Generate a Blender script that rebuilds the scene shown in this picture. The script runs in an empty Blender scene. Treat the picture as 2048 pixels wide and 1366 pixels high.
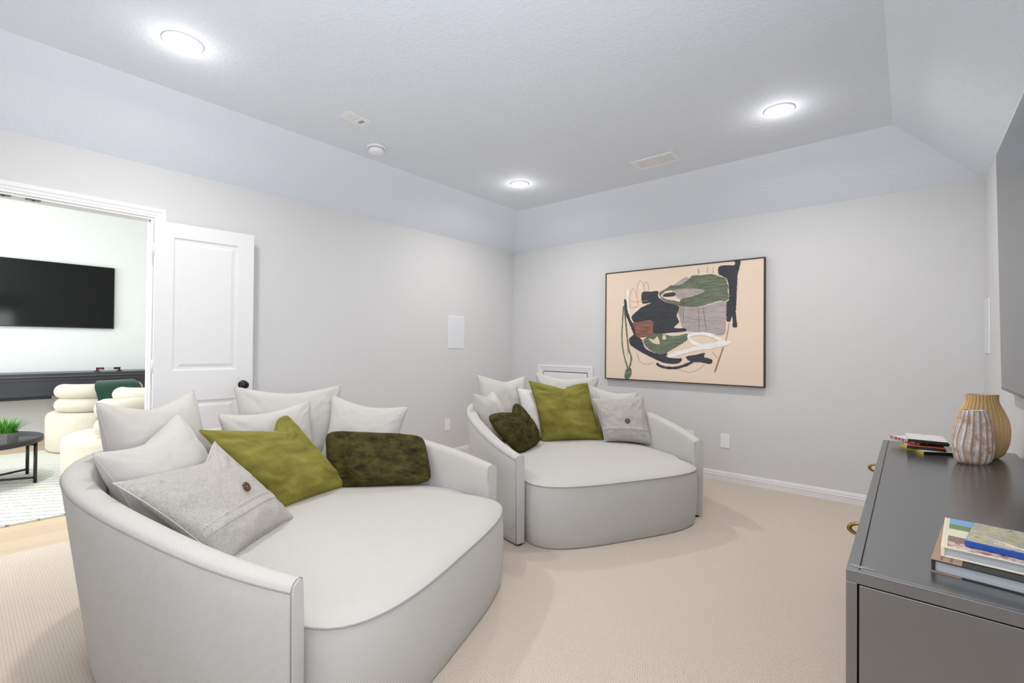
LAMP_E, CAN_W, BACK_FILL_W, WIN2_W, NR_W, EXPO, SIDE_FILL_W, NRD_W = 60, 29, 38, 340, 40, -.93, 88, 90
STROKES=[('P','lilac',0,0,[(2.179,1.652),(2.361,1.626),(2.554,1.666),(2.621,1.673),(2.617,1.478),(2.597,1.359),(2.449,1.371),(2.34,1.384),(2.238,1.408),(2.192,1.489)]),('P','lilac',0,0,[(2.108,1.842),(2.178,1.895),(2.247,1.929),(2.281,1.909),(2.447,1.817),(2.426,1.762),(2.338,1.734),(2.202,1.708),(2.108,1.795)]),('P','green',2,0,[(2.096,1.857),(2.178,1.854),(2.259,1.894),(2.309,1.937),(2.392,1.933),(2.49,1.933),(2.564,1.906),(2.615,1.88),(2.626,1.841),(2.636,1.802),(2.631,1.759),(2.644,1.715),(2.626,1.678),(2.554,1.677),(2.469,1.654),(2.361,1.631),(2.271,1.633),(2.191,1.651),(2.202,1.714),(2.316,1.736),(2.426,1.777),(2.338,1.808),(2.19,1.815),(2.096,1.808),(2.036,1.8),(1.988,1.756),(1.975,1.792),(2.048,1.829)]),('P','green',2,0,[(1.988,1.756),(2.049,1.723),(2.167,1.693),(2.197,1.656),(2.168,1.652),(2.085,1.68),(2.012,1.719)]),('P','navy',3,0,[(2.691,2.037),(2.739,2.032),(2.731,1.966),(2.718,1.903),(2.712,1.797),(2.707,1.668),(2.703,1.562),(2.71,1.486),(2.716,1.438),(2.698,1.424),(2.673,1.434),(2.676,1.477),(2.668,1.525),(2.658,1.488),(2.637,1.48),(2.622,1.5),(2.623,1.651),(2.644,1.694),(2.638,1.824),(2.621,1.88),(2.584,1.905),(2.551,1.93),(2.553,1.995),(2.615,2.005),(2.691,2.0)]),('P','navy',3,0,[(1.792,1.805),(1.888,1.81),(1.963,1.809),(1.963,1.757),(1.988,1.732),(2.049,1.693),(2.168,1.652),(2.174,1.605),(2.156,1.548),(2.18,1.49),(2.133,1.433),(2.24,1.425),(2.24,1.396),(2.11,1.386),(1.922,1.383),(1.902,1.509),(1.709,1.502),(1.676,1.559),(1.748,1.624),(1.787,1.652),(1.888,1.696),(1.799,1.694)]),('P','rust',2,0,[(1.676,1.488),(1.902,1.517),(1.928,1.377),(1.775,1.336),(1.723,1.342)]),('P','navy',4,0,[(2.012,1.754),(2.048,1.782),(2.132,1.784),(2.138,1.752),(2.072,1.745)]),('P','navy',3,0,[(1.589,1.737),(1.614,1.732),(1.628,1.629),(1.669,1.528),(1.716,1.416),(1.723,1.36),(1.789,1.317),(1.828,1.232),(1.916,1.185),(1.991,1.169),(2.063,1.182),(2.058,1.141),(2.158,1.131),(2.205,1.132),(2.199,1.098),(2.135,1.075),(2.04,1.081),(1.942,1.114),(1.841,1.16),(1.737,1.213),(1.664,1.262),(1.648,1.318),(1.67,1.348),(1.697,1.379),(1.642,1.504),(1.601,1.605)]),('P','green',5,0,[(1.814,1.317),(1.89,1.365),(1.99,1.376),(2.134,1.351),(2.261,1.373),(2.261,1.316),(2.181,1.259),(2.099,1.211),(2.003,1.165),(1.929,1.186),(1.866,1.221),(1.821,1.269)]),('P','sand',6,0,[(1.865,1.329),(1.922,1.317),(1.959,1.347),(1.984,1.275),(1.916,1.281)]),('P','sand',6,0,[(2.014,1.352),(2.038,1.361),(2.051,1.328),(2.02,1.317)]),('L','green',4,0.0179,[(1.58,1.675),(1.572,1.506),(1.565,1.355),(1.577,1.218),(1.604,1.106),(1.629,1.032),(1.632,0.957)]),('L','green',5,0.0202,[(1.587,1.68),(1.609,1.505),(1.627,1.343),(1.644,1.218),(1.674,1.132),(1.665,1.058),(1.646,1.008),(1.639,0.933)]),('P','green',6,0,[(1.599,0.944),(1.621,1.007),(1.666,1.021),(1.679,0.96),(1.646,0.902),(1.606,0.906)]),('L','white',5,0.0269,[(1.629,1.859),(1.634,1.728),(1.649,1.591)]),('L','white',5,0.0146,[(1.646,1.628),(1.662,1.553),(1.693,1.496)]),('L','white',7,0.0493,[(2.076,1.147),(2.182,1.184),(2.34,1.226),(2.503,1.255),(2.587,1.277)]),('P','white',7,0,[(2.556,1.305),(2.663,1.294),(2.608,1.256),(2.503,1.244)]),('L','white',8,0.0381,[(2.607,1.285),(2.555,1.321),(2.481,1.358),(2.384,1.372),(2.295,1.362),(2.278,1.333),(2.318,1.288),(2.406,1.26),(2.535,1.272)]),('L','navy',4,0.0314,[(1.952,1.076),(1.991,1.05),(2.064,1.035),(2.159,1.039),(2.262,1.074),(2.319,1.107)]),('P','navy',5,0,[(2.256,1.151),(2.341,1.169),(2.428,1.188),(2.423,1.149),(2.493,1.128),(2.483,1.086),(2.396,1.098),(2.319,1.101),(2.262,1.122)]),('L','orange',3,0.0045,[(1.662,1.652),(1.654,1.752),(1.683,1.851),(1.72,1.809),(1.745,1.679),(1.662,1.65)]),('L','orange',3,0.0045,[(1.734,1.784),(1.74,1.882),(1.769,1.928),(1.804,1.895),(1.824,1.802)]),('L','orange',3,0.0045,[(1.805,1.865),(1.824,1.906),(1.849,1.904),(1.869,1.812)]),('L','orange',3,0.0045,[(1.661,1.726),(1.734,1.71),(1.773,1.72),(1.863,1.715)]),('L','ink',3,0.0034,[(1.737,1.183),(1.777,1.086),(1.867,1.064),(1.917,1.09)]),('L','rustline',3,0.0034,[(2.159,1.027),(2.285,0.998),(2.374,1.035),(2.429,1.082)]),('L','rustline',3,0.0078,[(2.648,1.477),(2.618,1.315),(2.577,1.195),(2.541,1.085),(2.517,1.008)]),('L','rustline',4,0.0157,[(2.592,1.234),(2.561,1.141),(2.52,1.008)]),('L','ink',4,0.0034,[(2.366,1.62),(2.373,1.4)]),('L','ink',4,0.0034,[(2.407,1.64),(2.442,1.399)]),('L','ink',4,0.0034,[(2.225,1.776),(2.22,1.489)]),('L','ink',4,0.0034,[(2.196,1.697),(2.201,1.535)]),('L','ink',4,0.0034,[(2.5,2.001),(2.502,1.94)]),('L','ink',4,0.0067,[(2.365,1.998),(2.368,1.946)]),('L','ink',4,0.0034,[(2.452,2.011),(2.447,1.95)]),('L','ink',4,0.0034,[(1.633,1.28),(1.634,1.156)]),('L','ink',4,0.0034,[(2.493,1.205),(2.546,1.14)])]
import bpy, bmesh, math, random
from mathutils import Vector, Matrix, noise
random.seed(7)
PI = math.pi
SC = bpy.context.scene
COL = SC.collection
R = math.radians

# ------------------------------------------------------------------ materials
def s2l(c):
    return c / 12.92 if c <= 0.04045 else ((c + 0.055) / 1.055) ** 2.4
def rgb(r, g, b):
    return (s2l(r / 255), s2l(g / 255), s2l(b / 255), 1)

class NT:
    def __init__(self, name):
        self.m = bpy.data.materials.new(name); self.m.use_nodes = True
        self.t = self.m.node_tree; self.n = self.t.nodes; self.l = self.t.links
        self.b = self.n['Principled BSDF']
    def new(self, kind, **kw):
        n = self.n.new(kind)
        for k, v in kw.items():
            if k in n.inputs: n.inputs[k].default_value = v
            else: setattr(n, k, v)
        return n
    def link(self, a, b): self.l.new(a, b)
    def math(self, op, a, b=None, c=None):
        n = self.n.new('ShaderNodeMath'); n.operation = op
        for i, v in enumerate((a, b, c)):
            if v is None: continue
            if isinstance(v, (int, float)): n.inputs[i].default_value = v
            else: self.l.new(v, n.inputs[i])
        return n.outputs[0]
    def mix(self, f, a, b, mode='MIX'):
        n = self.n.new('ShaderNodeMix'); n.data_type = 'RGBA'; n.blend_type = mode
        for i, v in ((0, f), (6, a), (7, b)):
            if isinstance(v, (int, float)): n.inputs[i].default_value = v
            elif isinstance(v, tuple): n.inputs[i].default_value = v
            else: self.l.new(v, n.inputs[i])
        return n.outputs[2]
    def coord(self, which='Object'):
        return self.new('ShaderNodeTexCoord').outputs[which]
    def xyz(self, v):
        n = self.new('ShaderNodeSeparateXYZ'); self.link(v, n.inputs[0]); return n.outputs
    def noise(self, v, scale, detail=2, rough=.5):
        n = self.new('ShaderNodeTexNoise', Scale=scale, Detail=detail, Roughness=rough)
        self.link(v, n.inputs['Vector']); return n.outputs['Fac']
    def bump(self, h, dist, strength=1):
        n = self.new('ShaderNodeBump', Distance=dist, Strength=strength)
        self.link(h, n.inputs['Height']); self.link(n.outputs[0], self.b.inputs['Normal'])
    def base(self, c):
        if isinstance(c, tuple): self.b.inputs['Base Color'].default_value = c
        else: self.link(c, self.b.inputs['Base Color'])
    def set(self, **kw):
        for k, v in kw.items(): self.b.inputs[k.replace('_', ' ')].default_value = v
        return self

def plain(name, c, rough=.5, metal=0, spec=.5, **kw):
    t = NT(name); t.base(c); t.set(Roughness=rough, Metallic=metal); t.b.inputs['Specular IOR Level'].default_value = spec
    for k, v in kw.items(): t.b.inputs[k.replace('_', ' ')].default_value = v
    return t.m

def paint_wall(name, c, scale=85, dist=.0012):
    t = NT(name); v = t.coord()
    n1 = t.noise(v, scale, 3, .55)
    t.base(c); t.set(Roughness=.75); t.b.inputs['Specular IOR Level'].default_value = .25
    t.bump(n1, dist, .8)
    return t.m

def weave(name, light, dark, period=.0056, mode='basket', rough=.9, bump=.0006):
    """woven upholstery cloth drawn from UVs in metres"""
    t = NT(name); uv = t.xyz(t.coord('UV'))
    k = 2 * PI / period
    u = t.math('MULTIPLY', uv[0], k); w = t.math('MULTIPLY', uv[1], k)
    a = t.math('SINE', t.math('ADD', u, w)); b = t.math('SINE', t.math('SUBTRACT', u, w))
    if mode == 'twill':
        s = t.math('ADD', t.math('MULTIPLY', a, .8), t.math('MULTIPLY', b, .2))
    elif mode == 'basket':
        s = t.math('ADD', t.math('MULTIPLY', a, .5), t.math('MULTIPLY', b, .5))
    v = t.coord('UV')
    n1 = t.noise(v, 260, 2); n2 = t.noise(v, 7, 3)
    h = t.math('ADD', t.math('MULTIPLY', s, .5), .5)
    f = t.math('ADD', t.math('MULTIPLY', h, .75), t.math('MULTIPLY', n1, .25))
    c = t.mix(f, dark, light)
    c = t.mix(t.math('MULTIPLY', n2, .10), c, dark)
    t.base(c); t.set(Roughness=rough, Sheen_Weight=.15, Sheen_Roughness=.6); t.b.inputs['Specular IOR Level'].default_value = .15
    t.bump(h, bump, .6)
    return t.m

def linen(name, light, dark, rough=.9):
    t = NT(name); v = t.coord('UV')
    def streak(sx, sy):
        m = t.new('ShaderNodeMapping'); m.inputs['Scale'].default_value = (sx, sy, 1); t.link(v, m.inputs['Vector'])
        return t.noise(m.outputs[0], 1, 3, .6)
    a = streak(60, 900); b = streak(900, 60)
    f = t.math('ADD', t.math('MULTIPLY', a, .5), t.math('MULTIPLY', b, .5))
    r = t.new('ShaderNodeValToRGB'); r.color_ramp.elements[0].position = .38; r.color_ramp.elements[1].position = .62
    r.color_ramp.elements[0].color = dark; r.color_ramp.elements[1].color = light
    t.link(f, r.inputs[0]); t.base(r.outputs[0]); t.set(Roughness=rough, Sheen_Weight=.1)
    t.b.inputs['Specular IOR Level'].default_value = .15
    t.bump(f, .0007, .6)
    return t.m

M = {}
M['wall'] = paint_wall('wall_paint', rgb(211, 211, 212))
M['ceil'] = paint_wall('ceiling_paint', rgb(225, 231, 240), 48, .0045)
M['white_wall'] = paint_wall('white_wall_paint', rgb(238, 241, 241))
M['trim'] = plain('trim_enamel', rgb(228, 228, 230), .35)
M['door'] = plain('door_enamel', rgb(224, 224, 226), .4)
M['plastic'] = plain('white_plastic', rgb(236, 236, 238), .35)
M['grille'] = plain('speaker_grille_cloth', rgb(219, 220, 226), .7)
M['dark_slot'] = plain('dark_recess', rgb(60, 62, 66), .8)
M['strike'] = plain('dull_steel', rgb(120, 118, 118), .35, .8)
M['black_metal'] = plain('black_powder_coat', rgb(38, 39, 42), .4)
M['knob'] = plain('black_bronze', rgb(30, 30, 34), .3, .4)
M['brass'] = plain('aged_brass', rgb(140, 115, 56), .36, 1)
M['console'] = plain('console_lacquer', rgb(60, 60, 60), .22, 0, .9, IOR=2.2)
M['groove'] = plain('console_groove', rgb(30, 29, 30), .7)
M['tape'] = plain('clear_tape', rgb(190, 196, 200), .2, 0, .5, Alpha=.35)
M['screen'] = plain('tv_glass', rgb(38, 39, 41), .1, 0, 1.0)
M['screen_far'] = plain('tv_glass_far', rgb(10, 12, 11), .08, 0, .25)
M['bezel'] = plain('tv_bezel', rgb(24, 25, 27), .35)
M['bezel_edge'] = plain('tv_bezel_edge', rgb(120, 121, 124), .35, .6)
M['frame'] = plain('picture_frame_wood', rgb(52, 44, 40), .5)
M['sofa'] = weave('sofa_weave', rgb(222, 218, 213), rgb(156, 153, 149), .0054, 'basket')
M['sofa_side'] = weave('sofa_weave_twill', rgb(228, 226, 223), rgb(148, 147, 146), .0056, 'twill')
M['pillow_grey'] = weave('cushion_weave', rgb(222, 218, 213), rgb(156, 153, 150), .0062, 'basket')
M['piping'] = plain('sofa_piping', rgb(150, 149, 148), .9, 0, .1)
M['linen'] = linen('button_cushion_linen', rgb(196, 191, 186), rgb(146, 142, 138))
M['linen_light'] = linen('pale_linen', rgb(222, 220, 218), rgb(196, 194, 193))
M['thread'] = plain('white_thread', rgb(212, 208, 204), .8)
M['thread_dark'] = plain('grey_thread', rgb(120, 116, 122), .8)
M['button'] = plain('coconut_button', rgb(84, 44, 28), .25, 0, .6)

def velvet():
    t = NT('green_velvet'); v = t.coord('UV')
    n = t.noise(v, 5, 4, .6)
    m = t.new('ShaderNodeMapping'); m.inputs['Scale'].default_value = (3, 16, 1); t.link(v, m.inputs['Vector'])
    n2 = t.noise(m.outputs[0], 1, 3, .5)
    r = t.new('ShaderNodeValToRGB'); r.color_ramp.elements[0].position = .35; r.color_ramp.elements[1].position = .68
    r.color_ramp.elements[0].color = rgb(100, 95, 36); r.color_ramp.elements[1].color = rgb(146, 139, 66)
    t.link(t.math('ADD', t.math('MULTIPLY', n, .5), t.math('MULTIPLY', n2, .5)), r.inputs[0])
    t.base(r.outputs[0]); t.set(Roughness=.75, Sheen_Weight=.45, Sheen_Roughness=.35)
    t.b.inputs['Sheen Tint'].default_value = rgb(214, 208, 120); t.b.inputs['Specular IOR Level'].default_value = .2
    return t.m
M['velvet'] = velvet()
def fur():
    t = NT('olive_fur'); v = t.coord('UV')
    mm = t.new('ShaderNodeMapping'); mm.inputs['Scale'].default_value = (9, 16, 9); mm.inputs['Rotation'].default_value = (0, 0, .6); t.link(v, mm.inputs['Vector']); n = t.noise(mm.outputs[0], 1, 6, .72)
    r = t.new('ShaderNodeValToRGB'); r.color_ramp.elements[0].position = .38; r.color_ramp.elements[1].position = .7
    r.color_ramp.elements[0].color = rgb(36, 33, 12); r.color_ramp.elements[1].color = rgb(98, 90, 42)
    t.link(n, r.inputs[0]); t.base(r.outputs[0]); t.set(Roughness=.7, Sheen_Weight=.12, Sheen_Roughness=.4)
    t.b.inputs['Sheen Tint'].default_value = rgb(150, 140, 80); t.b.inputs['Specular IOR Level'].default_value = .2
    return t.m
M['fur'] = fur()

def carpet():
    t = NT('loop_carpet'); p = t.xyz(t.coord())
    px, py = .0105, .0115
    vj = t.coord(); j1 = t.noise(vj, 55, 2); j2 = t.noise(vj, 47, 2)
    X = t.math('ADD', t.math('DIVIDE', p[0], px), t.math('MULTIPLY', j1, 1.1)); Y = t.math('ADD', t.math('DIVIDE', p[1], py), t.math('MULTIPLY', j2, .8))
    row = t.math('FLOOR', Y)
    odd = t.math('MULTIPLY', t.math('MODULO', t.math('ABSOLUTE', row), 2), .5)
    fx = t.math('SUBTRACT', t.math('FRACT', t.math('ADD', X, odd)), .5); fy = t.math('SUBTRACT', t.math('FRACT', Y), .5)
    d = t.math('SQRT', t.math('ADD', t.math('MULTIPLY', fx, fx), t.math('MULTIPLY', fy, fy)))
    v = t.coord()
    n1 = t.noise(v, 330, 2, .6); n2 = t.noise(v, 2.2, 3); n3 = t.noise(v, 60, 2)
    pit = t.new('ShaderNodeMapRange'); pit.inputs['From Min'].default_value = .05; pit.inputs['From Max'].default_value = .27
    t.link(d, pit.inputs['Value'])
    amt = t.math('ADD', t.math('MULTIPLY', n3, 1.1), .05)
    h = t.math('SUBTRACT', 1, t.math('MULTIPLY', t.math('SUBTRACT', 1, pit.outputs[0]), amt))
    c = t.mix(h, rgb(132, 114, 96), rgb(214, 200, 186))
    c = t.mix(t.math('MULTIPLY', n1, .35), c, rgb(170, 154, 138))
    c = t.mix(t.math('MULTIPLY', n2, .12), c, rgb(186, 171, 156))
    t.base(c); t.set(Roughness=.95, Sheen_Weight=.2); t.b.inputs['Specular IOR Level'].default_value = .1
    t.bump(t.math('ADD', h, t.math('MULTIPLY', n1, .5)), .003, .7)
    return t.m
M['carpet'] = carpet()

def oak():
    t = NT('oak_planks'); v = t.coord()
    m = t.new('ShaderNodeMapping'); m.inputs['Rotation'].default_value = (0, 0, R(90)); t.link(v, m.inputs['Vector'])
    b = t.new('ShaderNodeTexBrick'); b.offset = .37
    b.inputs['Color1'].default_value = rgb(208, 186, 160); b.inputs['Color2'].default_value = rgb(196, 174, 148)
    b.inputs['Mortar'].default_value = rgb(160, 130, 100); b.inputs['Scale'].default_value = 1
    b.inputs['Mortar Size'].default_value = .0015; b.inputs['Brick Width'].default_value = 1.3; b.inputs['Row Height'].default_value = .19
    t.link(m.outputs[0], b.inputs['Vector'])
    m2 = t.new('ShaderNodeMapping'); m2.inputs['Scale'].default_value = (30, 2, 1); t.link(v, m2.inputs['Vector'])
    n = t.noise(m2.outputs[0], 1.5, 4)
    t.base(t.mix(t.math('MULTIPLY', n, .4), b.outputs['Color'], rgb(186, 162, 134)))
    t.set(Roughness=.45)
    return t.m
M['oak'] = oak()

def rug_mat():
    t = NT('wool_rug'); p = t.xyz(t.coord())   # thin dark lines run at one slant near the door and at another beyond
    v = t.coord(); wob = t.noise(v, 6, 2)
    near = t.math('SUBTRACT', p[0], t.math('MULTIPLY', p[1], .72))
    far = t.math('ADD', p[0], t.math('MULTIPLY', p[1], 1.1))
    sel = t.math('GREATER_THAN', p[0], -2.05)
    s = t.math('ADD', t.math('MULTIPLY', near, sel), t.math('MULTIPLY', far, t.math('SUBTRACT', 1, sel)))
    s = t.math('ADD', s, t.math('MULTIPLY', wob, .03))
    fr = t.math('ABSOLUTE', t.math('SUBTRACT', t.math('FRACT', t.math('DIVIDE', s, .105)), .5))
    ln = t.new('ShaderNodeMapRange'); ln.inputs['From Min'].default_value = .03; ln.inputs['From Max'].default_value = .085
    t.link(fr, ln.inputs['Value'])
    n1 = t.noise(v, 45, 3, .7)
    br = t.new('ShaderNodeMapRange'); br.inputs['From Min'].default_value = .35; br.inputs['From Max'].default_value = .6
    t.link(n1, br.inputs['Value'])
    h = t.math('MAXIMUM', ln.outputs[0], t.math('MULTIPLY', br.outputs[0], .7))
    c = t.mix(h, rgb(80, 82, 76), rgb(222, 221, 212)); c = t.mix(t.math('MULTIPLY', n1, .3), c, rgb(196, 197, 182))
    t.base(c); t.set(Roughness=1); t.b.inputs['Specular IOR Level'].default_value = .05
    t.bump(t.math('ADD', h, n1), .008, .7)
    return t.m
M['rug'] = rug_mat()

def boucle():
    t = NT('cream_boucle'); v = t.coord(); n = t.noise(v, 90, 4, .7)
    t.base(t.mix(n, rgb(196, 188, 172), rgb(218, 211, 198))); t.set(Roughness=1, Sheen_Weight=.2)
    t.b.inputs['Specular IOR Level'].default_value = .1; t.bump(n, .006, .6)
    return t.m
M['boucle'] = boucle()
def knit():
    t = NT('green_knit'); v = t.xyz(t.coord('UV'))
    s = t.math('ADD', t.math('MULTIPLY', t.math('SINE', t.math('MULTIPLY', v[1], 420)), .5), .5)
    t.base(t.mix(s, rgb(8, 40, 30), rgb(26, 82, 64))); t.set(Roughness=.9, Sheen_Weight=.3); t.bump(s, .004, .7)
    return t.m
M['knit'] = knit()
def concrete():
    t = NT('concrete'); n = t.noise(t.coord(), 30, 4); t.base(t.mix(n, rgb(96, 94, 92), rgb(136, 133, 130))); t.set(Roughness=.85)
    return t.m
M['concrete'] = concrete()
def leafm():
    t = NT('grass_blade'); n = t.noise(t.coord(), 40, 2); t.base(t.mix(n, rgb(30, 110, 30), rgb(110, 190, 70))); t.set(Roughness=.45)
    return t.m
M['leaf'] = leafm()
M['soil'] = plain('soil', rgb(50, 40, 30), .95)
M['shuffle'] = plain('shuffleboard_lacquer', rgb(56, 57, 62), .35)
M['shuffle_edge'] = plain('shuffleboard_rail', rgb(108, 108, 112), .3, .4)
M['red_bead'] = plain('red_bead', rgb(150, 40, 36), .4)
M['chrome'] = plain('steel_wire', rgb(190, 192, 196), .25, 1)

def ribbed_wood(name, c1, c2, c3, white=0):
    t = NT(name); v = t.coord()
    m = t.new('ShaderNodeMapping'); m.inputs['Scale'].default_value = (60, 60, 6); t.link(v, m.inputs['Vector'])
    n = t.noise(m.outputs[0], 1.2, 4, .6)
    c = t.mix(n, c1, c2)
    if white:
        m2 = t.new('ShaderNodeMapping'); m2.inputs['Scale'].default_value = (30, 30, 420); t.link(v, m2.inputs['Vector'])
        n2 = t.noise(m2.outputs[0], 1, 2, .6); n3 = t.noise(v, 26, 3, .6)
        uv = t.xyz(t.coord('UV'))       # u counts the flutes: brown shows on the ridges where the whitewash is rubbed away
        fr = t.math('ABSOLUTE', t.math('SUBTRACT', t.math('FRACT', uv[0]), .5))
        ridge = t.new('ShaderNodeMapRange'); ridge.inputs['From Min'].default_value = .08; ridge.inputs['From Max'].default_value = .2
        t.link(fr, ridge.inputs['Value'])
        w = t.math('MULTIPLY', ridge.outputs[0], t.math('ADD', t.math('MULTIPLY', n2, .55), .5))
        w = t.math('MINIMUM', t.math('MULTIPLY', w, t.math('MAXIMUM', t.math('SUBTRACT', t.math('MULTIPLY', n3, 5.0), 1.75), .12)), 1)
        c = t.mix(w, c, c3)
    t.base(c); t.set(Roughness=.55); return t.m
M['vase_tan'] = ribbed_wood('carved_light_wood', rgb(206, 166, 112), rgb(236, 202, 150), None)
M['vase_white'] = ribbed_wood('whitewashed_wood', rgb(176, 132, 102), rgb(204, 164, 134), rgb(236, 234, 232), 1)
M['vase_in'] = plain('vase_inside', rgb(70, 58, 44), .9)
M['page'] = None
def pages():
    t = NT('page_block'); p = t.xyz(t.coord()); s = t.noise(t.coord(), 1, 1)
    m = t.new('ShaderNodeMapping'); m.inputs['Scale'].default_value = (3, 3, 900); t.link(t.coord(), m.inputs['Vector'])
    n = t.noise(m.outputs[0], 1, 2); t.base(t.mix(n, rgb(140, 146, 154), rgb(206, 210, 214))); t.set(Roughness=.7); return t.m
M['page'] = pages()
M['brown_cover'] = plain('brown_cloth_cover', rgb(160, 134, 112), .7)
M['brown_dark'] = plain('brown_ornament', rgb(104, 76, 60), .7)
M['black_cover'] = plain('black_cover', rgb(32, 34, 32), .4)
M['ochre'] = plain('ochre_edge', rgb(150, 104, 30), .6)
M['cream_cover'] = plain('cream_cover', rgb(232, 222, 196), .4)
M['sky_print'] = plain('blue_print', rgb(126, 168, 216), .4)
M['green_print'] = plain('green_print', rgb(112, 138, 78), .4)
M['tree_print'] = plain('dark_tree_print', rgb(60, 68, 74), .4)
def motley(name, cols, scale, rough=.35):
    t = NT(name); n = t.noise(t.coord(), scale, 4, .7)
    r = t.new('ShaderNodeValToRGB'); e = r.color_ramp.elements
    e[0].position = .3; e[0].color = cols[0]; e[1].position = .7; e[1].color = cols[-1]
    for i, c in enumerate(cols[1:-1]):
        q = e.new(.3 + .4 * (i + 1) / (len(cols) - 1)); q.color = c
    t.link(n, r.inputs[0]); t.base(r.outputs[0]); t.set(Roughness=rough); return t.m
M['crowd_print'] = motley('crowd_print', [rgb(84, 72, 66), rgb(150, 120, 100), rgb(96, 80, 80)], 120)
M['flower_print'] = motley('flower_print', [rgb(150, 60, 60), rgb(226, 216, 206), rgb(170, 120, 110), rgb(90, 60, 80)], 70)
M['blue_case'] = plain('blue_plastic_case', rgb(8, 72, 160), .12, 0, .6)
M['case_art'] = motley('film_case_art', [rgb(120, 126, 130), rgb(206, 190, 110), rgb(150, 150, 146), rgb(196, 186, 150), rgb(120, 84, 70)], 22, .12)
M['case_black'] = plain('black_case', rgb(20, 21, 25), .25)
M['case_yellow'] = plain('yellow_sleeve', rgb(206, 182, 40), .3)
M['case_white'] = motley('white_sleeve', [rgb(200, 198, 196), rgb(230, 228, 226), rgb(214, 212, 210)], 18, .3)
M['case_orange'] = motley('orange_sleeve', [rgb(226, 110, 60), rgb(216, 90, 50), rgb(236, 170, 130)], 40, .3)
M['spine_red'] = plain('red_sleeve', rgb(158, 52, 50), .3)
M['spine_brown'] = plain('brown_sleeve', rgb(140, 96, 60), .3)
M['spine_blue'] = plain('pale_blue_sleeve', rgb(120, 160, 186), .3)
M['ink_white'] = plain('white_ink', rgb(235, 232, 228), .5)
M['foot'] = plain('sofa_foot', rgb(24, 24, 24), .6)
def paint_mat(name, c, c2, s=40):
    t = NT(name); v = t.coord(); m = t.new('ShaderNodeMapping'); m.inputs['Scale'].default_value = (9, 9, 75)
    t.link(v, m.inputs['Vector']); n = t.noise(m.outputs[0], 1, 4, .65); rr_ = t.new('ShaderNodeMapRange'); rr_.inputs['From Min'].default_value = .36; rr_.inputs['From Max'].default_value = .64; t.link(n, rr_.inputs['Value']); t.base(t.mix(rr_.outputs[0], c, c2)); t.set(Roughness=.6)
    t.bump(n, .001, .5); return t.m
PAINT = {
    'lilac': paint_mat('paint_lilac_grey', rgb(182, 170, 168), rgb(158, 146, 144)),
    'green': paint_mat('paint_sage_green', rgb(118, 126, 106), rgb(80, 92, 70)),
    'navy': paint_mat('paint_ink_blue', rgb(44, 46, 53), rgb(58, 60, 68)),
    'rust': paint_mat('paint_rust_brown', rgb(150, 106, 88), rgb(116, 78, 64)),
    'sand': plain('paint_sand', rgb(226, 204, 180), .7),
    'white': paint_mat('paint_white', rgb(246, 244, 240), rgb(226, 222, 218)),
    'orange': plain('crayon_orange', rgb(206, 140, 104), .8),
    'ink': plain('pencil_line', rgb(110, 98, 92), .8),
    'rustline': plain('crayon_rust', rgb(160, 118, 90), .8)}
def canvas_mat():
    t = NT('canvas_sand'); n = t.noise(t.coord(), 3, 3); t.base(t.mix(n, rgb(234, 214, 194), rgb(226, 206, 187))); t.set(Roughness=.8)
    t.bump(t.noise(t.coord(), 500, 1), .0005, .5); return t.m
M['canvas'] = canvas_mat()
def emit(name, c, s):
    t = NT(name); t.base((.9, .9, .9, 1)); t.b.inputs['Emission Color'].default_value = c; t.b.inputs['Emission Strength'].default_value = s
    return t.m
M['diffuser'] = emit('lamp_diffuser', (1, .97, .92, 1), LAMP_E)

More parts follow.
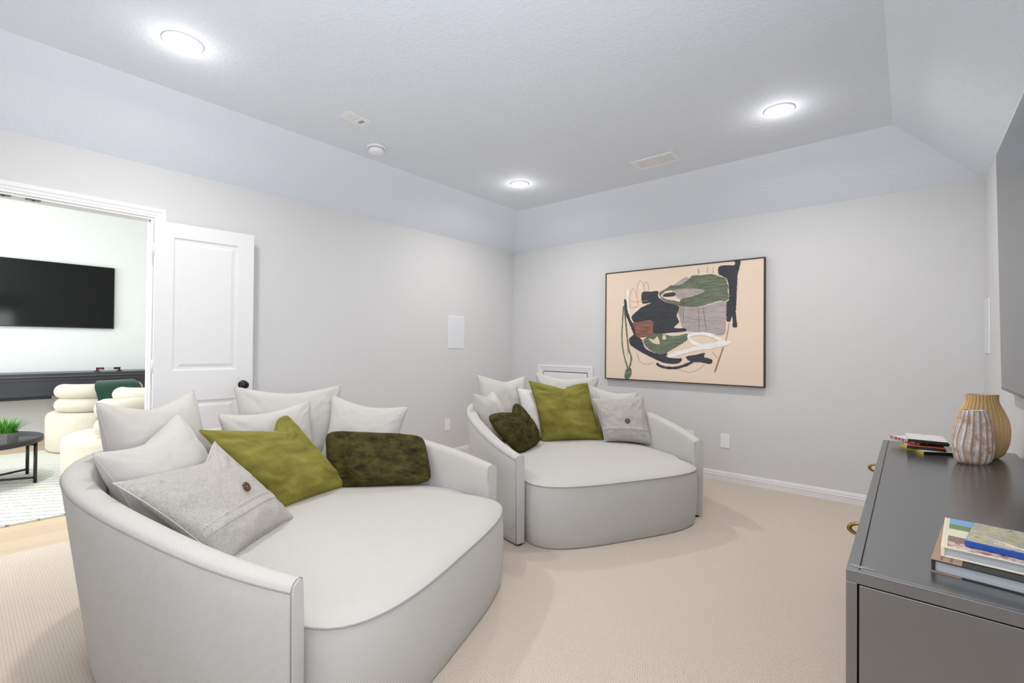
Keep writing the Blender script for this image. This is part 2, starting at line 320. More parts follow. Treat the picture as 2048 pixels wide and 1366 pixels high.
# ------------------------------------------------------------------ geometry helpers
class MB:
    """collects shapes for one mesh"""
    def __init__(s): s.v = []; s.f = []; s.mi = []; s.uv = []; s.sm = []
    def add(s, vs, fs, mi=0, uv=None, sm=False):
        o = len(s.v); s.v += [tuple(p) for p in vs]
        for k, f in enumerate(fs):
            s.f.append([i + o for i in f]); s.mi.append(mi if isinstance(mi, int) else mi[k]); s.sm.append(sm)
            s.uv.append([uv[i] for i in f] if uv else [(0, 0)] * len(f))
        return s
    def box(s, x0, x1, y0, y1, z0, z1, mi=0, M_=None):
        vs = [Vector((x, y, z)) for z in (z0, z1) for y in (y0, y1) for x in (x0, x1)]
        if M_: vs = [M_ @ v for v in vs]
        return s.add(vs, [(0, 2, 3, 1), (4, 5, 7, 6), (0, 1, 5, 4), (2, 6, 7, 3), (0, 4, 6, 2), (1, 3, 7, 5)], mi)
    def rbox(s, x0, x1, y0, y1, z0, z1, r=.003, seg=2, mi=0, M_=None, sm=False):
        bm = bmesh.new(); bmesh.ops.create_cube(bm, size=1)
        for v in bm.verts:
            v.co = Vector(((x0 + x1) / 2 + v.co.x * (x1 - x0), (y0 + y1) / 2 + v.co.y * (y1 - y0), (z0 + z1) / 2 + v.co.z * (z1 - z0)))
        bmesh.ops.bevel(bm, geom=list(bm.edges) , offset=r, segments=seg, profile=.5, affect='EDGES')
        vs = [(M_ @ v.co) if M_ else v.co.copy() for v in bm.verts]; fs = [[v.index for v in f.verts] for f in bm.faces]
        bm.free(); return s.add(vs, fs, mi, None, sm)
    def lathe(s, prof, c=(0, 0, 0), seg=32, mi=0, M_=None, sx=1, sy=1):
        vs = []; fs = []
        for r, z in prof:
            for k in range(seg):
                a = 2 * PI * k / seg; p = Vector((c[0] + r * sx * math.cos(a), c[1] + r * sy * math.sin(a), c[2] + z)); vs.append(M_ @ p if M_ else p)
        for i in range(len(prof) - 1):
            for k in range(seg):
                a, b = i * seg + k, i * seg + (k + 1) % seg; fs.append((a, b, b + seg, a + seg))
        if prof[0][0] > 1e-6: fs.append(list(range(seg))[::-1])
        if prof[-1][0] > 1e-6: fs.append([(len(prof) - 1) * seg + k for k in range(seg)])
        return s.add(vs, fs, mi, None, True)
    def tube(s, pts, r, seg=8, mi=0, closed=False, cap=True):
        pts = [Vector(p) for p in pts]; n = len(pts); vs = []; fs = []; prev = None
        for i, p in enumerate(pts):
            if closed: t = pts[(i + 1) % n] - pts[i - 1]
            else: t = pts[min(i + 1, n - 1)] - pts[max(i - 1, 0)]
            t.normalize()
            if prev is None:
                a = Vector((0, 0, 1)) if abs(t.z) < .9 else Vector((1, 0, 0)); u = t.cross(a).normalized()
            else:
                u = (prev - t * prev.dot(t)); u = u.normalized() if u.length > 1e-6 else t.orthogonal().normalized()
            prev = u; w = t.cross(u); rr = r[i] if isinstance(r, (list, tuple)) else r
            for k in range(seg):
                a = 2 * PI * k / seg; vs.append(p + (u * math.cos(a) + w * math.sin(a)) * rr)
        m = n if closed else n - 1
        for i in range(m):
            for k in range(seg):
                a, b = i * seg + k, i * seg + (k + 1) % seg; c, d = ((i + 1) % n) * seg + (k + 1) % seg, ((i + 1) % n) * seg + k
                fs.append((a, b, c, d))
        if cap and not closed: fs += [list(range(seg))[::-1], [(n - 1) * seg + k for k in range(seg)]]
        return s.add(vs, fs, mi, None, True)
    def build(s, name, mats, parent=None, loc=(0, 0, 0), smooth_angle=None):
        me = bpy.data.meshes.new(name); me.from_pydata(s.v, [], s.f)
        if not isinstance(mats, (list, tuple)): mats = [mats]
        for m in mats: me.materials.append(m)
        me.polygons.foreach_set('material_index', s.mi); me.polygons.foreach_set('use_smooth', s.sm)
        uvl = me.uv_layers.new(name='UVMap'); flat = []
        for f in s.uv:
            for u in f: flat += [u[0], u[1]]
        uvl.data.foreach_set('uv', flat); me.update(); me.validate()
        o = bpy.data.objects.new(name, me); COL.objects.link(o); o.location = loc
        if parent: o.parent = parent
        return o

def cat(o, label, category, group=None):
    o['label'] = label; o['category'] = category
    if group: o['group'] = group
    return o
def struct(o): o['kind'] = 'structure'; return o
def thing(name, loc, label, category, group=None, rz=0):
    o = bpy.data.objects.new(name, None); COL.objects.link(o); o.location = loc; o.rotation_euler = (0, 0, rz)
    o.empty_display_size = .1
    return cat(o, label, category, group)
def clone(src, loc, label, rot=None):
    r = src.copy(); COL.objects.link(r); r.location = loc
    if rot is not None: r.rotation_euler = rot
    r['label'] = label
    for ch in list(src.children):
        c = ch.copy(); COL.objects.link(c); c.parent = r; c.matrix_parent_inverse = ch.matrix_parent_inverse.copy()
        for g in list(ch.children):
            e = g.copy(); COL.objects.link(e); e.parent = c
    return r
# ------------------------------------------------------------------ room shell  (x across, y towards the back wall at y=0)
W, YD, ZW, ZC, XI, YI = 4.317, -5.10, 2.44, 2.784, .49, .504
XF = -4.80                                                    # far wall of the next room
OY0, OY1, OZ = -5.045, -3.79, 2.085                           # door opening in the left wall
struct(MB().box(-.10, W + .1, YD - .1, .1, -.05, 0).build('floor', M['carpet']))
struct(MB().box(XF - .1, -.10, -8.0, -.6, -.05, -.004).build('floor', M['oak']))
b = MB(); b.box(-.11, 0, OY1, .1, 0, ZW); b.box(-.11, 0, OY0, OY1, OZ, ZW); b.box(-.11, 0, YD - .1, OY0, 0, ZW)
struct(b.build('wall_left', M['wall']))
struct(MB().box(0, W, 0, .1, 0, ZW).build('wall_back', M['wall']))
VY0, VY1, VZ0, VZ1 = -4.95, -3.65, .80, 2.15                   # unseen window beside the camera, added to let in fill light
struct(MB().box(W, W + .1, VY1, .1, 0, ZW).box(W, W + .1, YD - .1, VY0, 0, ZW).box(W, W + .1, VY0, VY1, 0, VZ0).box(W, W + .1, VY0, VY1, VZ1, ZW).build('wall_right', M['wall']))
vf = MB()
for q in ((VY0, VY0 + .05, VZ0, VZ1), (VY1 - .05, VY1, VZ0, VZ1), (VY0 + .05, VY1 - .05, VZ0, VZ0 + .05), (VY0 + .05, VY1 - .05, VZ1 - .05, VZ1), (VY0 + .05, VY1 - .05, 1.45, 1.49)):
    vf.box(W + .03, W + .08, q[0], q[1], q[2], q[3])
struct(vf.build('added_window_3', M['trim']))
WX0, WX1, WZ0, WZ1 = 2.2, 4.1, .75, 2.15                        # unseen window behind the camera, added as an opening for fill light
b = MB(); b.box(0, WX0, YD - .1, YD, 0, ZW); b.box(WX1, W, YD - .1, YD, 0, ZW); b.box(WX0, WX1, YD - .1, YD, 0, WZ0); b.box(WX0, WX1, YD - .1, YD, WZ1, ZW)
struct(b.build('wall_front', M['wall']))
wf = MB()
for q in ((WX0, WX0 + .05, WZ0, WZ1), (WX1 - .05, WX1, WZ0, WZ1), (WX0 + .05, WX1 - .05, WZ0, WZ0 + .05), (WX0 + .05, WX1 - .05, WZ1 - .05, WZ1), ((WX0 + WX1) / 2 - .03, (WX0 + WX1) / 2 + .03, WZ0 + .05, WZ1 - .05)):
    wf.box(q[0], q[1], YD - .08, YD - .03, q[2], q[3])
struct(wf.build('added_window_1', M['trim']))
# ceiling: flat centre with sloped borders
o4 = [(0, YD, ZW), (W, YD, ZW), (W, 0, ZW), (0, 0, ZW)]
i4 = [(XI, YD + YI, ZC), (W - XI, YD + YI, ZC), (W - XI, -YI, ZC), (XI, -YI, ZC)]
up = [(x, y, 3.0) for x, y, z in ((-.1, YD - .1, 0), (W + .1, YD - .1, 0), (W + .1, .1, 0), (-.1, .1, 0))]
lo = [(x, y, ZW) for x, y, z in up]
b = MB(); vs = o4 + i4 + up + lo
fs = [(4, 5, 6, 7)[::-1]] + [(k, (k + 1) % 4, 4 + (k + 1) % 4, 4 + k)[::-1] for k in range(4)] + [(8, 9, 10, 11)] + [(12 + k, 12 + (k + 1) % 4, 8 + (k + 1) % 4, 8 + k) for k in range(4)] + [(12 + k, 12 + (k + 1) % 4, (k + 1) % 4, k)[::-1] for k in range(4)]
b.add(vs, fs); struct(b.build('ceiling', M['ceil']))
# next room
struct(MB().box(XF - .1, XF, -8.0, -.6, 0, 3.4).build('wall_far', M['white_wall']))
struct(MB().box(XF, -.11, -.7, -.6, 0, 3.4).build('wall_side', M['white_wall']))
b = MB(); b.box(XF, -4.3, -8.0, -7.9, 0, 3.4); b.box(-.6, -.11, -8.0, -7.9, 0, 3.4); b.box(-4.3, -.6, -8.0, -7.9, 0, .3); b.box(-4.3, -.6, -8.0, -7.9, 2.35, 3.4)
struct(b.build('wall_window_side', M['white_wall']))
wf = MB()
for q in ((-4.3, -4.24), (-2.48, -2.42), (-.66, -.6)): wf.box(q[0], q[1], -7.97, -7.93, .3, 2.35)
for q in ((.3, .36), (2.29, 2.35)): wf.box(-4.24, -2.48, -7.97, -7.93, *q).box(-2.42, -.66, -7.97, -7.93, *q)
struct(wf.build('added_window_2', M['trim']))  # unseen window, added to carry the next room's daylight
struct(MB().box(-.12, -.11, -8.0, OY0, 0, 3.4).box(-.12, -.11, OY1, -.6, 0, 3.4).box(-.12, -.11, OY0, OY1, OZ, 3.4).build('wall_door_side', M['white_wall']))
struct(MB().box(XF - .1, -.10, -8.0, -.6, 3.4, 3.5).build('ceiling', M['white_wall']))
# baseboards: stepped moulding profile swept along the walls
BP = [(0, 0), (.014, 0), (.014, .045), (.0165, .05), (.0125, .056), (.0125, .07), (.008, .078), (.009, .082), (.004, .087), (0, .087)]
def molding(name, p, q, n, prof=BP, mat=None, up=Vector((0, 0, 1))):
    p, q, n = Vector(p), Vector(q), Vector(n); vs = []; k = len(prof)
    for e in (p, q): vs += [e + n * a + up * c for a, c in prof]
    fs = [(i, i + 1, k + i + 1, k + i) for i in range(k - 1)] + [(k - 1, 0, k, 2 * k - 1), list(range(k))[::-1], list(range(k, 2 * k))]
    bm_ = MB().add(vs, fs); return struct(bm_.build(name, mat or M['trim']))
molding('baseboard_back', (0.014, 0, 0), (W - .014, 0, 0), (0, -1, 0))
molding('baseboard_left', (0, OY1 + .07, 0), (0, -.014, 0), (1, 0, 0))
molding('baseboard_right', (W, YD, 0), (W, -.014, 0), (-1, 0, 0))
molding('baseboard_front', (0, YD, 0), (W, YD, 0), (0, 1, 0))
molding('baseboard_far', (XF, -8, -.004), (XF, -.6, -.004), (1, 0, 0))
# door casing: profile across its width, outer edge thick
CP = [(0, 0), (.008, .001), (.010, .014), (.013, .021), (.013, .034), (.017, .040), (.019, .054), (.019, .064), (0, .065)]
def casing(name, xw, nx):
    b = MB(); y0, y1, z1 = OY0, OY1, OZ; r = .004; k = len(CP)
    path = [((y0 - r, 0), (-1, 0)), ((y0 - r, z1 + r), (-1, 1)), ((y1 + r, z1 + r), (1, 1)), ((y1 + r, 0), (1, 0))]
    vs = []
    for (y, z), (dy, dz) in path: vs += [(xw + nx * h, y + dy * w, z + dz * w) for h, w in CP]
    fs = []
    for s in range(3):
        for i in range(k):
            a, c = s * k + i, s * k + (i + 1) % k; fs.append((a, c, c + k, a + k))
    fs += [list(range(k)), list(range(3 * k, 4 * k))[::-1]]
    b.add(vs, fs)
    return b
struct(casing('trim_1', 0.0, 1).build('trim_1', M['trim'])); struct(casing('trim_2', -.12, -1).build('trim_2', M['trim']))
jb = MB(); t = .008
jb.box(-.12, 0, OY1 - t, OY1, 0, OZ).box(-.12, 0, OY0, OY0 + t, 0, OZ).box(-.12, 0, OY0 + t, OY1 - t, OZ - t, OZ)
jb.box(-.075, -.042, OY1 - t - .006, OY1 - t, 0, OZ - t).box(-.075, -.042, OY0 + t, OY0 + t + .006, 0, OZ - t).box(-.075, -.042, OY0 + t, OY1 - t, OZ - t - .006, OZ - t)
frame_o = struct(jb.build('trim_3', M['trim']))
for y in (-4.483, -4.362):
    s = MB().rbox(-.036, -.006, y - .032, y + .032, OZ - t - .004, OZ - t, .0015).lathe([(.009, 0), (.007, -.006), (0, -.008)], (-.021, y, OZ - t - .004), 16)
    o = s.build('catch_plate', M['strike']); o.parent = frame_o

# door leaf, opened flat towards the left wall
DW, DH, DT = .605, 2.045, .035
leaf = thing('door_1', (.022, -3.790, .020), '', ''); del leaf['label']; del leaf['category']; struct(leaf)
DANG = math.atan2(-.055, .60)                                  # local +x runs along the leaf, away from the hinge
leaf.rotation_euler = (0, 0, PI / 2 + DANG)
def door_leaf():
    b = MB(); st = .105                                        # front face is local y=-DT.. (towards the room)
    zs = [(0, .21), (.82, 1.03), (1.945, DH)]
    b.box(0, st, -DT, 0, 0, DH).box(DW - st, DW, -DT, 0, 0, DH)
    for z0, z1 in zs: b.box(st, DW - st, -DT, 0, z0, z1)
    for z0, z1 in ((.21, .82), (1.03, 1.945)):
        x0, x1 = st, DW - st
        for side in (-1, 1):
            yf = -DT if side < 0 else 0; q = lambda d: yf + (d if side < 0 else -d)
            loops = [(0, 0), (.004, .006), (.012, .010), (.026, .010), (.046, .003), (.050, .003)]
            vs = []
            for ins, dep in loops: vs += [(x0 + ins, q(dep), z0 + ins), (x1 - ins, q(dep), z0 + ins), (x1 - ins, q(dep), z1 - ins), (x0 + ins, q(dep), z1 - ins)]
            fs = []
            for i in range(len(loops) - 1):
                for k in range(4): fs.append((i * 4 + k, i * 4 + (k + 1) % 4, i * 4 + 4 + (k + 1) % 4, i * 4 + 4 + k))
            fs.append([len(loops) * 4 - 4 + k for k in range(4)])
            b.add(vs, fs)
    return b
door_leaf().build('door_panel', M['door'], leaf)
kx = DW - .065
for side, yy in ((-1, -DT), (1, 0)):
    A = Matrix.Translation((kx, yy, .915)) @ Matrix.Rotation(PI / 2 * (1 if side < 0 else -1), 4, 'X')
    MB().lathe([(.032, 0), (.033, .004), (.028, .009), (.012, .012), (.011, .028), (.022, .036), (.028, .046), (.027, .056), (.018, .062), (0, .063)], seg=32, M_=A).build('door_knob', M['knob'], leaf)
for z in (.2, 1.02, 1.80):
    MB().tube([(-.005, -DT + .002, z), (-.005, -DT + .002, z + .09)], .004, 10).build('hinge', M['trim'], leaf)
MB().rbox(DW - .0005, DW + .002, -.028, -.008, 1.18, 1.24, .0005).build('latch_plate', M['strike'], leaf)

# ------------------------------------------------------------------ ceiling fixtures
def light_fixture(loc, label):
    t = thing('recessed_light', loc, label, 'ceiling light', 'recessed ceiling lights')
    MB().lathe([(.067, -.003), (.072, -.007), (.082, -.008), (.090, -.005), (.092, 0), (.062, 0)], seg=48).build('trim_ring', M['plastic'], t)
    MB().lathe([(.0675, -.002), (.0675, -.006), (.062, -.011), (.045, -.0145), (.02, -.016), (0, -.0163)], seg=48).build('diffuser', M['diffuser'], t)
    return t
L1 = light_fixture((1.068, -3.912, ZC), 'round recessed ceiling light, the large one at the upper left above the near daybed')
clone(L1, (3.27, -1.22, ZC), 'round recessed ceiling light near the right end of the ceiling vent')
clone(L1, (1.08, -1.2, ZC), 'smallest-looking round recessed ceiling light, close to the corner where the two sloped borders meet')

sd = thing('smoke_detector', (.737, -2.545, ZC), 'round white domed smoke detector on the ceiling', 'smoke detector')
MB().lathe([(0, 0), (.072, 0), (.074, -.006), (.071, -.014), (.062, -.018), (.058, -.018)], seg=40).build('mounting_base', M['plastic'], sd)
MB().lathe([(.056, -.016), (.058, -.02), (.057, -.04), (.05, -.052), (.036, -.058), (.026, -.056), (.022, -.06), (0, -.062)], seg=40).build('sensor_dome', M['plastic'], sd)
MB().lathe([(.059, -.018), (.060, -.0205)], seg=40).build('dark_gap', M['dark_slot'], sd)  # dark ring at the joint between base and dome
a1 = thing('alarm_plate', (1.033, -2.948, ZC), 'white square ceiling plate with small embossed marks, left one of the adjoining pair', 'ceiling plate')
MB().rbox(-.06, .06, -.042, .042, -.007, 0, .003).build('cover_plate', M['plastic'], a1)
e = MB()
for i in range(4):
    e.tube([(-.02 + .012 * i, -.01, -.0075), (-.016 + .012 * i, .004, -.0075)], .0011, 6); e.tube([(-.022 + .012 * i, .006, -.0075), (-.012 + .012 * i, .003, -.0075)], .0009, 6)
e.build('embossed_mark', M['grille'], a1)
a2 = thing('sensor_plate', (1.024, -2.858, ZC), 'white square ceiling plate with a grey slot in its middle, beside the embossed plate', 'ceiling plate')
MB().rbox(-.06, .06, -.042, .042, -.007, 0, .003).build('cover_plate', M['plastic'], a2)
MB().rbox(-.024, .024, -.012, .012, -.010, -.006, .001).build('sensor_window', plain('grey_lens', rgb(150, 151, 154), .3), a2)

vt = thing('ceiling_vent', (2.312, -.924, ZC), 'white rectangular louvred air vent in the ceiling', 'air vent')
vx, vy = .178, .101
vb = MB()
for q in ((-vx, vx, -vy, -vy + .024), (-vx, vx, vy - .024, vy), (-vx, -vx + .026, -vy + .024, vy - .024), (vx - .026, vx, -vy + .024, vy - .024), (-.007, .007, -vy + .024, vy - .024)):
    vb.rbox(q[0], q[1], q[2], q[3], -.008, 0, .002)
vb.build('vent_frame', M['plastic'], vt)
sl = MB()
for i in range(7):
    y = -vy + .036 + i * .0218
    A = Matrix.Translation((0, y, -.006)) @ Matrix.Rotation(R(-6), 4, 'X')
    for x0, x1 in ((-vx + .026, -.007), (.007, vx - .026)): sl.box(x0, x1, -.0068, .0068, -.0006, .0006, 0, A)
sl.build('louvre_set', M['plastic'], vt)
MB().box(-vx + .02, vx - .02, -vy + .02, vy - .02, -.0012, -.0002).build('dark_backing', M['dark_slot'], vt)  # dark sheet standing in for the shade of the duct behind the louvres

# ------------------------------------------------------------------ plates and panels on the walls
def plate(name, loc, nrm, w, h, label, category, screws=True, grp=None, mat='plastic', th=.006):
    t = thing(name, loc, label, category, grp)
    ang = math.atan2(nrm[1], nrm[0]) + PI / 2; t.rotation_euler = (0, 0, ang)     # local -y is the outward normal
    MB().rbox(-w / 2, w / 2, -th, 0, -h / 2, h / 2, .002).build('cover_plate', M[mat], t)
    if screws:
        for z in (-h * .34, h * .34):
            MB().lathe([(.0032, 0), (.003, .001), (0, .0012)], seg=12, M_=Matrix.Translation((0, -th, z)) @ Matrix.Rotation(PI / 2, 4, 'X')).build('screw', M['grille'], t)
    return t
plate('blank_plate', (0, -1.115, .362), (1, 0), .08, .128, 'white blank wall plate low on the left wall', 'wall plate')
plate('blank_plate', (2.602, 0, .370), (0, -1), .083, .128, 'white blank wall plate low on the back wall, right of the far daybed', 'wall plate')
plate('blank_plate', (2.276, 0, .370), (0, -1), .083, .128, 'white wall plate mostly hidden behind the right arm of the far daybed', 'wall plate', False)
op = plate('power_outlet', (XF, -3.815, .335), (1, 0), .083, .128, 'white power outlet low on the far white wall of the next room', 'power outlet', False)
for z in (-.027, .027): MB().rbox(-.017, .017, -.009, -.005, z - .019, z + .019, .002).box(-.008, -.005, -.0095, -.009, z - .006, z + .006, 1).box(.005, .008, -.0095, -.009, z - .006, z + .006, 1).build('socket', [M['plastic'], M['dark_slot']], op)
def speaker(loc, nrm, w, h, label):
    t = thing('wall_speaker', loc, label, 'wall speaker', 'in-wall speaker grilles'); t.rotation_euler = (0, 0, math.atan2(nrm[1], nrm[0]) + PI / 2)
    MB().rbox(-w / 2, w / 2, -.006, 0, -h / 2, h / 2, .0015).build('grille_frame', M['plastic'], t)
    MB().box(-w / 2 + .007, w / 2 - .007, -.0066, -.0055, -h / 2 + .007, h / 2 - .007).build('grille', M['grille'], t)
speaker((0, -.995, 1.39), (1, 0), .24, .365, 'flat white rectangular speaker grille on the left wall')
speaker((W, -.165, 1.40), (-1, 0), .26, .365, 'flat white rectangular speaker grille on the right wall, seen edge-on beside the television')
ap = thing('access_panel', (.807, 0, .62), 'white moulded-frame access panel on the back wall behind the far daybed', 'access panel')
aw, ah = .387, .395; AP = [(0, 0), (.016, 0), (.018, .02), (.013, .03), (.013, .045), (.008, .055), (.009, .068), (.003, .075), (0, .075)]
b = MB(); vs = []; k = len(AP)
for sx, sz in ((-1, -1), (1, -1), (1, 1), (-1, 1)): vs += [(sx * (aw - w_), -h_, sz * (ah - w_)) for h_, w_ in AP]
fs = [(s * k + i, s * k + (i + 1) % k, ((s + 1) % 4) * k + (i + 1) % k, ((s + 1) % 4) * k + i) for s in range(4) for i in range(k)]
b.add(vs, fs).build('panel_frame', M['trim'], ap)
MB().box(-aw + .083, aw - .083, -.004, 0, -ah + .083, ah - .083).build('hatch', M['trim'], ap)
MB().box(-aw + .074, aw - .074, -.0012, -.0002, -ah + .074, ah - .074).build('gap', M['dark_slot'], ap)

# ------------------------------------------------------------------ picture
FX0, FX1, FZ0, FZ1 = 1.366, 2.943, .889, 2.046
pic = thing('painting', ((FX0 + FX1) / 2, 0, FZ0), 'large framed abstract painting of green, black and white strokes on the back wall', 'painting')
ox, oz = (FX0 + FX1) / 2, FZ0
fb = MB(); w = .011
for q in ((FX0, FX1, FZ0, FZ0 + w), (FX0, FX1, FZ1 - w, FZ1), (FX0, FX0 + w, FZ0 + w, FZ1 - w), (FX1 - w, FX1, FZ0 + w, FZ1 - w)):
    fb.rbox(q[0] - ox, q[1] - ox, -.05, -.008, q[2] - oz, q[3] - oz, .001)
fb.build('picture_frame', M['frame'], pic)
cv = MB(); names = ['canvas'] + list(PAINT)
cv.box(FX0 + w - ox, FX1 - w - ox, -.044, -.01, FZ0 + w - oz, FZ1 - w - oz, 0)
def dense(pts, closed, n=7):
    out = []; N = len(pts)
    for i in range(N if closed else N - 1):
        g = lambda j: Vector(pts[j % N]) if closed else Vector(pts[max(0, min(N - 1, j))])
        p0, p1, p2, p3 = g(i - 1), g(i), g(i + 1), g(i + 2)
        for k in range(n):
            t = k / n
            out.append(.5 * ((2 * p1) + (p2 - p0) * t + (2 * p0 - 5 * p1 + 4 * p2 - p3) * t * t + (3 * p1 - p0 - 3 * p2 + p3) * t ** 3))
    if not closed: out.append(Vector(pts[-1]))
    return out
for si, (kind, colr, layer, wd, pts) in enumerate(STROKES):
    y = -.0442 - layer * .00035 - si * .00002; mi = names.index(colr)
    if kind == 'P':
        P = dense(pts, True); jit = .004 if colr in ('navy', 'green', 'lilac') else .0015
        P = dense([(p.x, p.y) for p in P], True, 3); P = [p + Vector((noise.noise((p.x * 90, p.y * 90, layer)) * 1.4 + noise.noise((p.x * 330, p.y * 330, layer)), noise.noise((p.x * 90, p.y * 90, layer + 9)) + .6 * noise.noise((p.x * 330, p.y * 330, layer + 4)))) * jit for p in P]
        vs = [(p.x - ox, y, p.y - oz) for p in P]; cv.add(vs, [list(range(len(vs)))], mi)
    else:
        P = dense(pts, False, 8); vs = []
        for i, p in enumerate(P):
            t = (P[min(i + 1, len(P) - 1)] - P[max(i - 1, 0)]).normalized(); nn = Vector((-t.y, t.x))
            hw = wd / 2 * (.82 + .3 * noise.noise((p.x * 30, p.y * 30, wd * 100))) * (min(1, .55 + min(i, len(P) - 1 - i) * .25))
            for s in (1, -1): vs.append((p.x + nn.x * hw * s - ox, y - i * .000012, p.y + nn.y * hw * s - oz))
        cv.add(vs, [(2 * i, 2 * i + 1, 2 * i + 3, 2 * i + 2) for i in range(len(P) - 1)], mi)
cv.build('canvas', [M['canvas']] + [PAINT[n_] for n_ in names[1:]], pic)

# ------------------------------------------------------------------ televisions
def tv(loc, rz, wd, ht, label, scr, tilt=0, edge=None):
    t = thing('television', loc, label, 'television'); t.rotation_euler = (tilt, 0, rz)      # local -y faces the viewer, origin at bottom centre
    MB().rbox(-wd / 2, wd / 2, 0, .03, 0, ht, .003).build('casing', M['bezel'], t)
    MB().box(-wd / 2 + .006, wd / 2 - .006, -.0012, .0005, .012, ht - .006).build('screen', scr, t)
    MB().rbox(-wd / 2, wd / 2, -.002, .0, 0, .011, .0005).build('lower_bezel', edge or M['bezel'], t)
    MB().box(-.3, .3, .03, .044, ht * .3, ht * .7).build('wall_bracket', M['bezel'], t)
    return t
tv((W - .045, -2.285, 1.042), R(-90), 2.13, 1.20, 'very large television on the right wall above the dark console', M['screen'], R(.9), M['bezel_edge'])
tv((XF + .0445, -3.915, 1.437), R(90), 1.45, .865, 'black television on the far wall of the next room, seen through the doorway', M['screen_far'])
# ------------------------------------------------------------------ daybeds (round lounge sofas). local +y = forward, +x = right, z up
A_, B_, NE, YF, HB, HA, LL = .8178, 1.0789, 2.3601, .55, .737, .557, 1.4819
HS, PF, MS, WS = .385, .185, 3.4, .655
def rim_h(y): return HA + (HB - HA) * math.sin(max(0, min(1, (YF - y) / LL)) * PI / 2)
def sup(a, b, ang): 
    c, s = math.cos(ang), math.sin(ang)
    return a * math.copysign(abs(c) ** (2 / NE), c), b * math.copysign(abs(s) ** (2 / NE), s)
def outer_curve(n=120):
    raw = [sup(A_, B_, PI / 2 - 2 * PI * k / 2000) for k in range(2001)]      # clockwise from the front centre: right arm first
    raw = [p for p in raw if p[1] <= YF]
    xe = A_ * (1 - (YF / B_) ** NE) ** (1 / NE)
    raw = [(xe, YF)] + raw + [(-xe, YF)]
    L = [0]
    for p, q in zip(raw, raw[1:]): L.append(L[-1] + math.hypot(q[0] - p[0], q[1] - p[1]))
    out = []; j = 0
    for k in range(n + 1):
        t = L[-1] * k / n
        while j < len(L) - 2 and L[j + 1] < t: j += 1
        f = (t - L[j]) / max(1e-9, L[j + 1] - L[j])
        out.append((raw[j][0] + (raw[j + 1][0] - raw[j][0]) * f, raw[j][1] + (raw[j + 1][1] - raw[j][1]) * f))
    return out, L[-1]
OC, OL = outer_curve()
def inward(i):
    p, q = OC[max(0, i - 1)], OC[min(len(OC) - 1, i + 1)]; t = Vector((q[0] - p[0], q[1] - p[1])).normalized()
    n = Vector((t.y, -t.x)); return n if n.dot(Vector((OC[i][0], OC[i][1] - .0))) < 0 else -n
def thick(i):
    s = i / (len(OC) - 1); return .066 + .030 * math.sin(PI * s) ** .6
def inner_pt(i, d): n = inward(i); return Vector((OC[i][0], OC[i][1])) + n * d
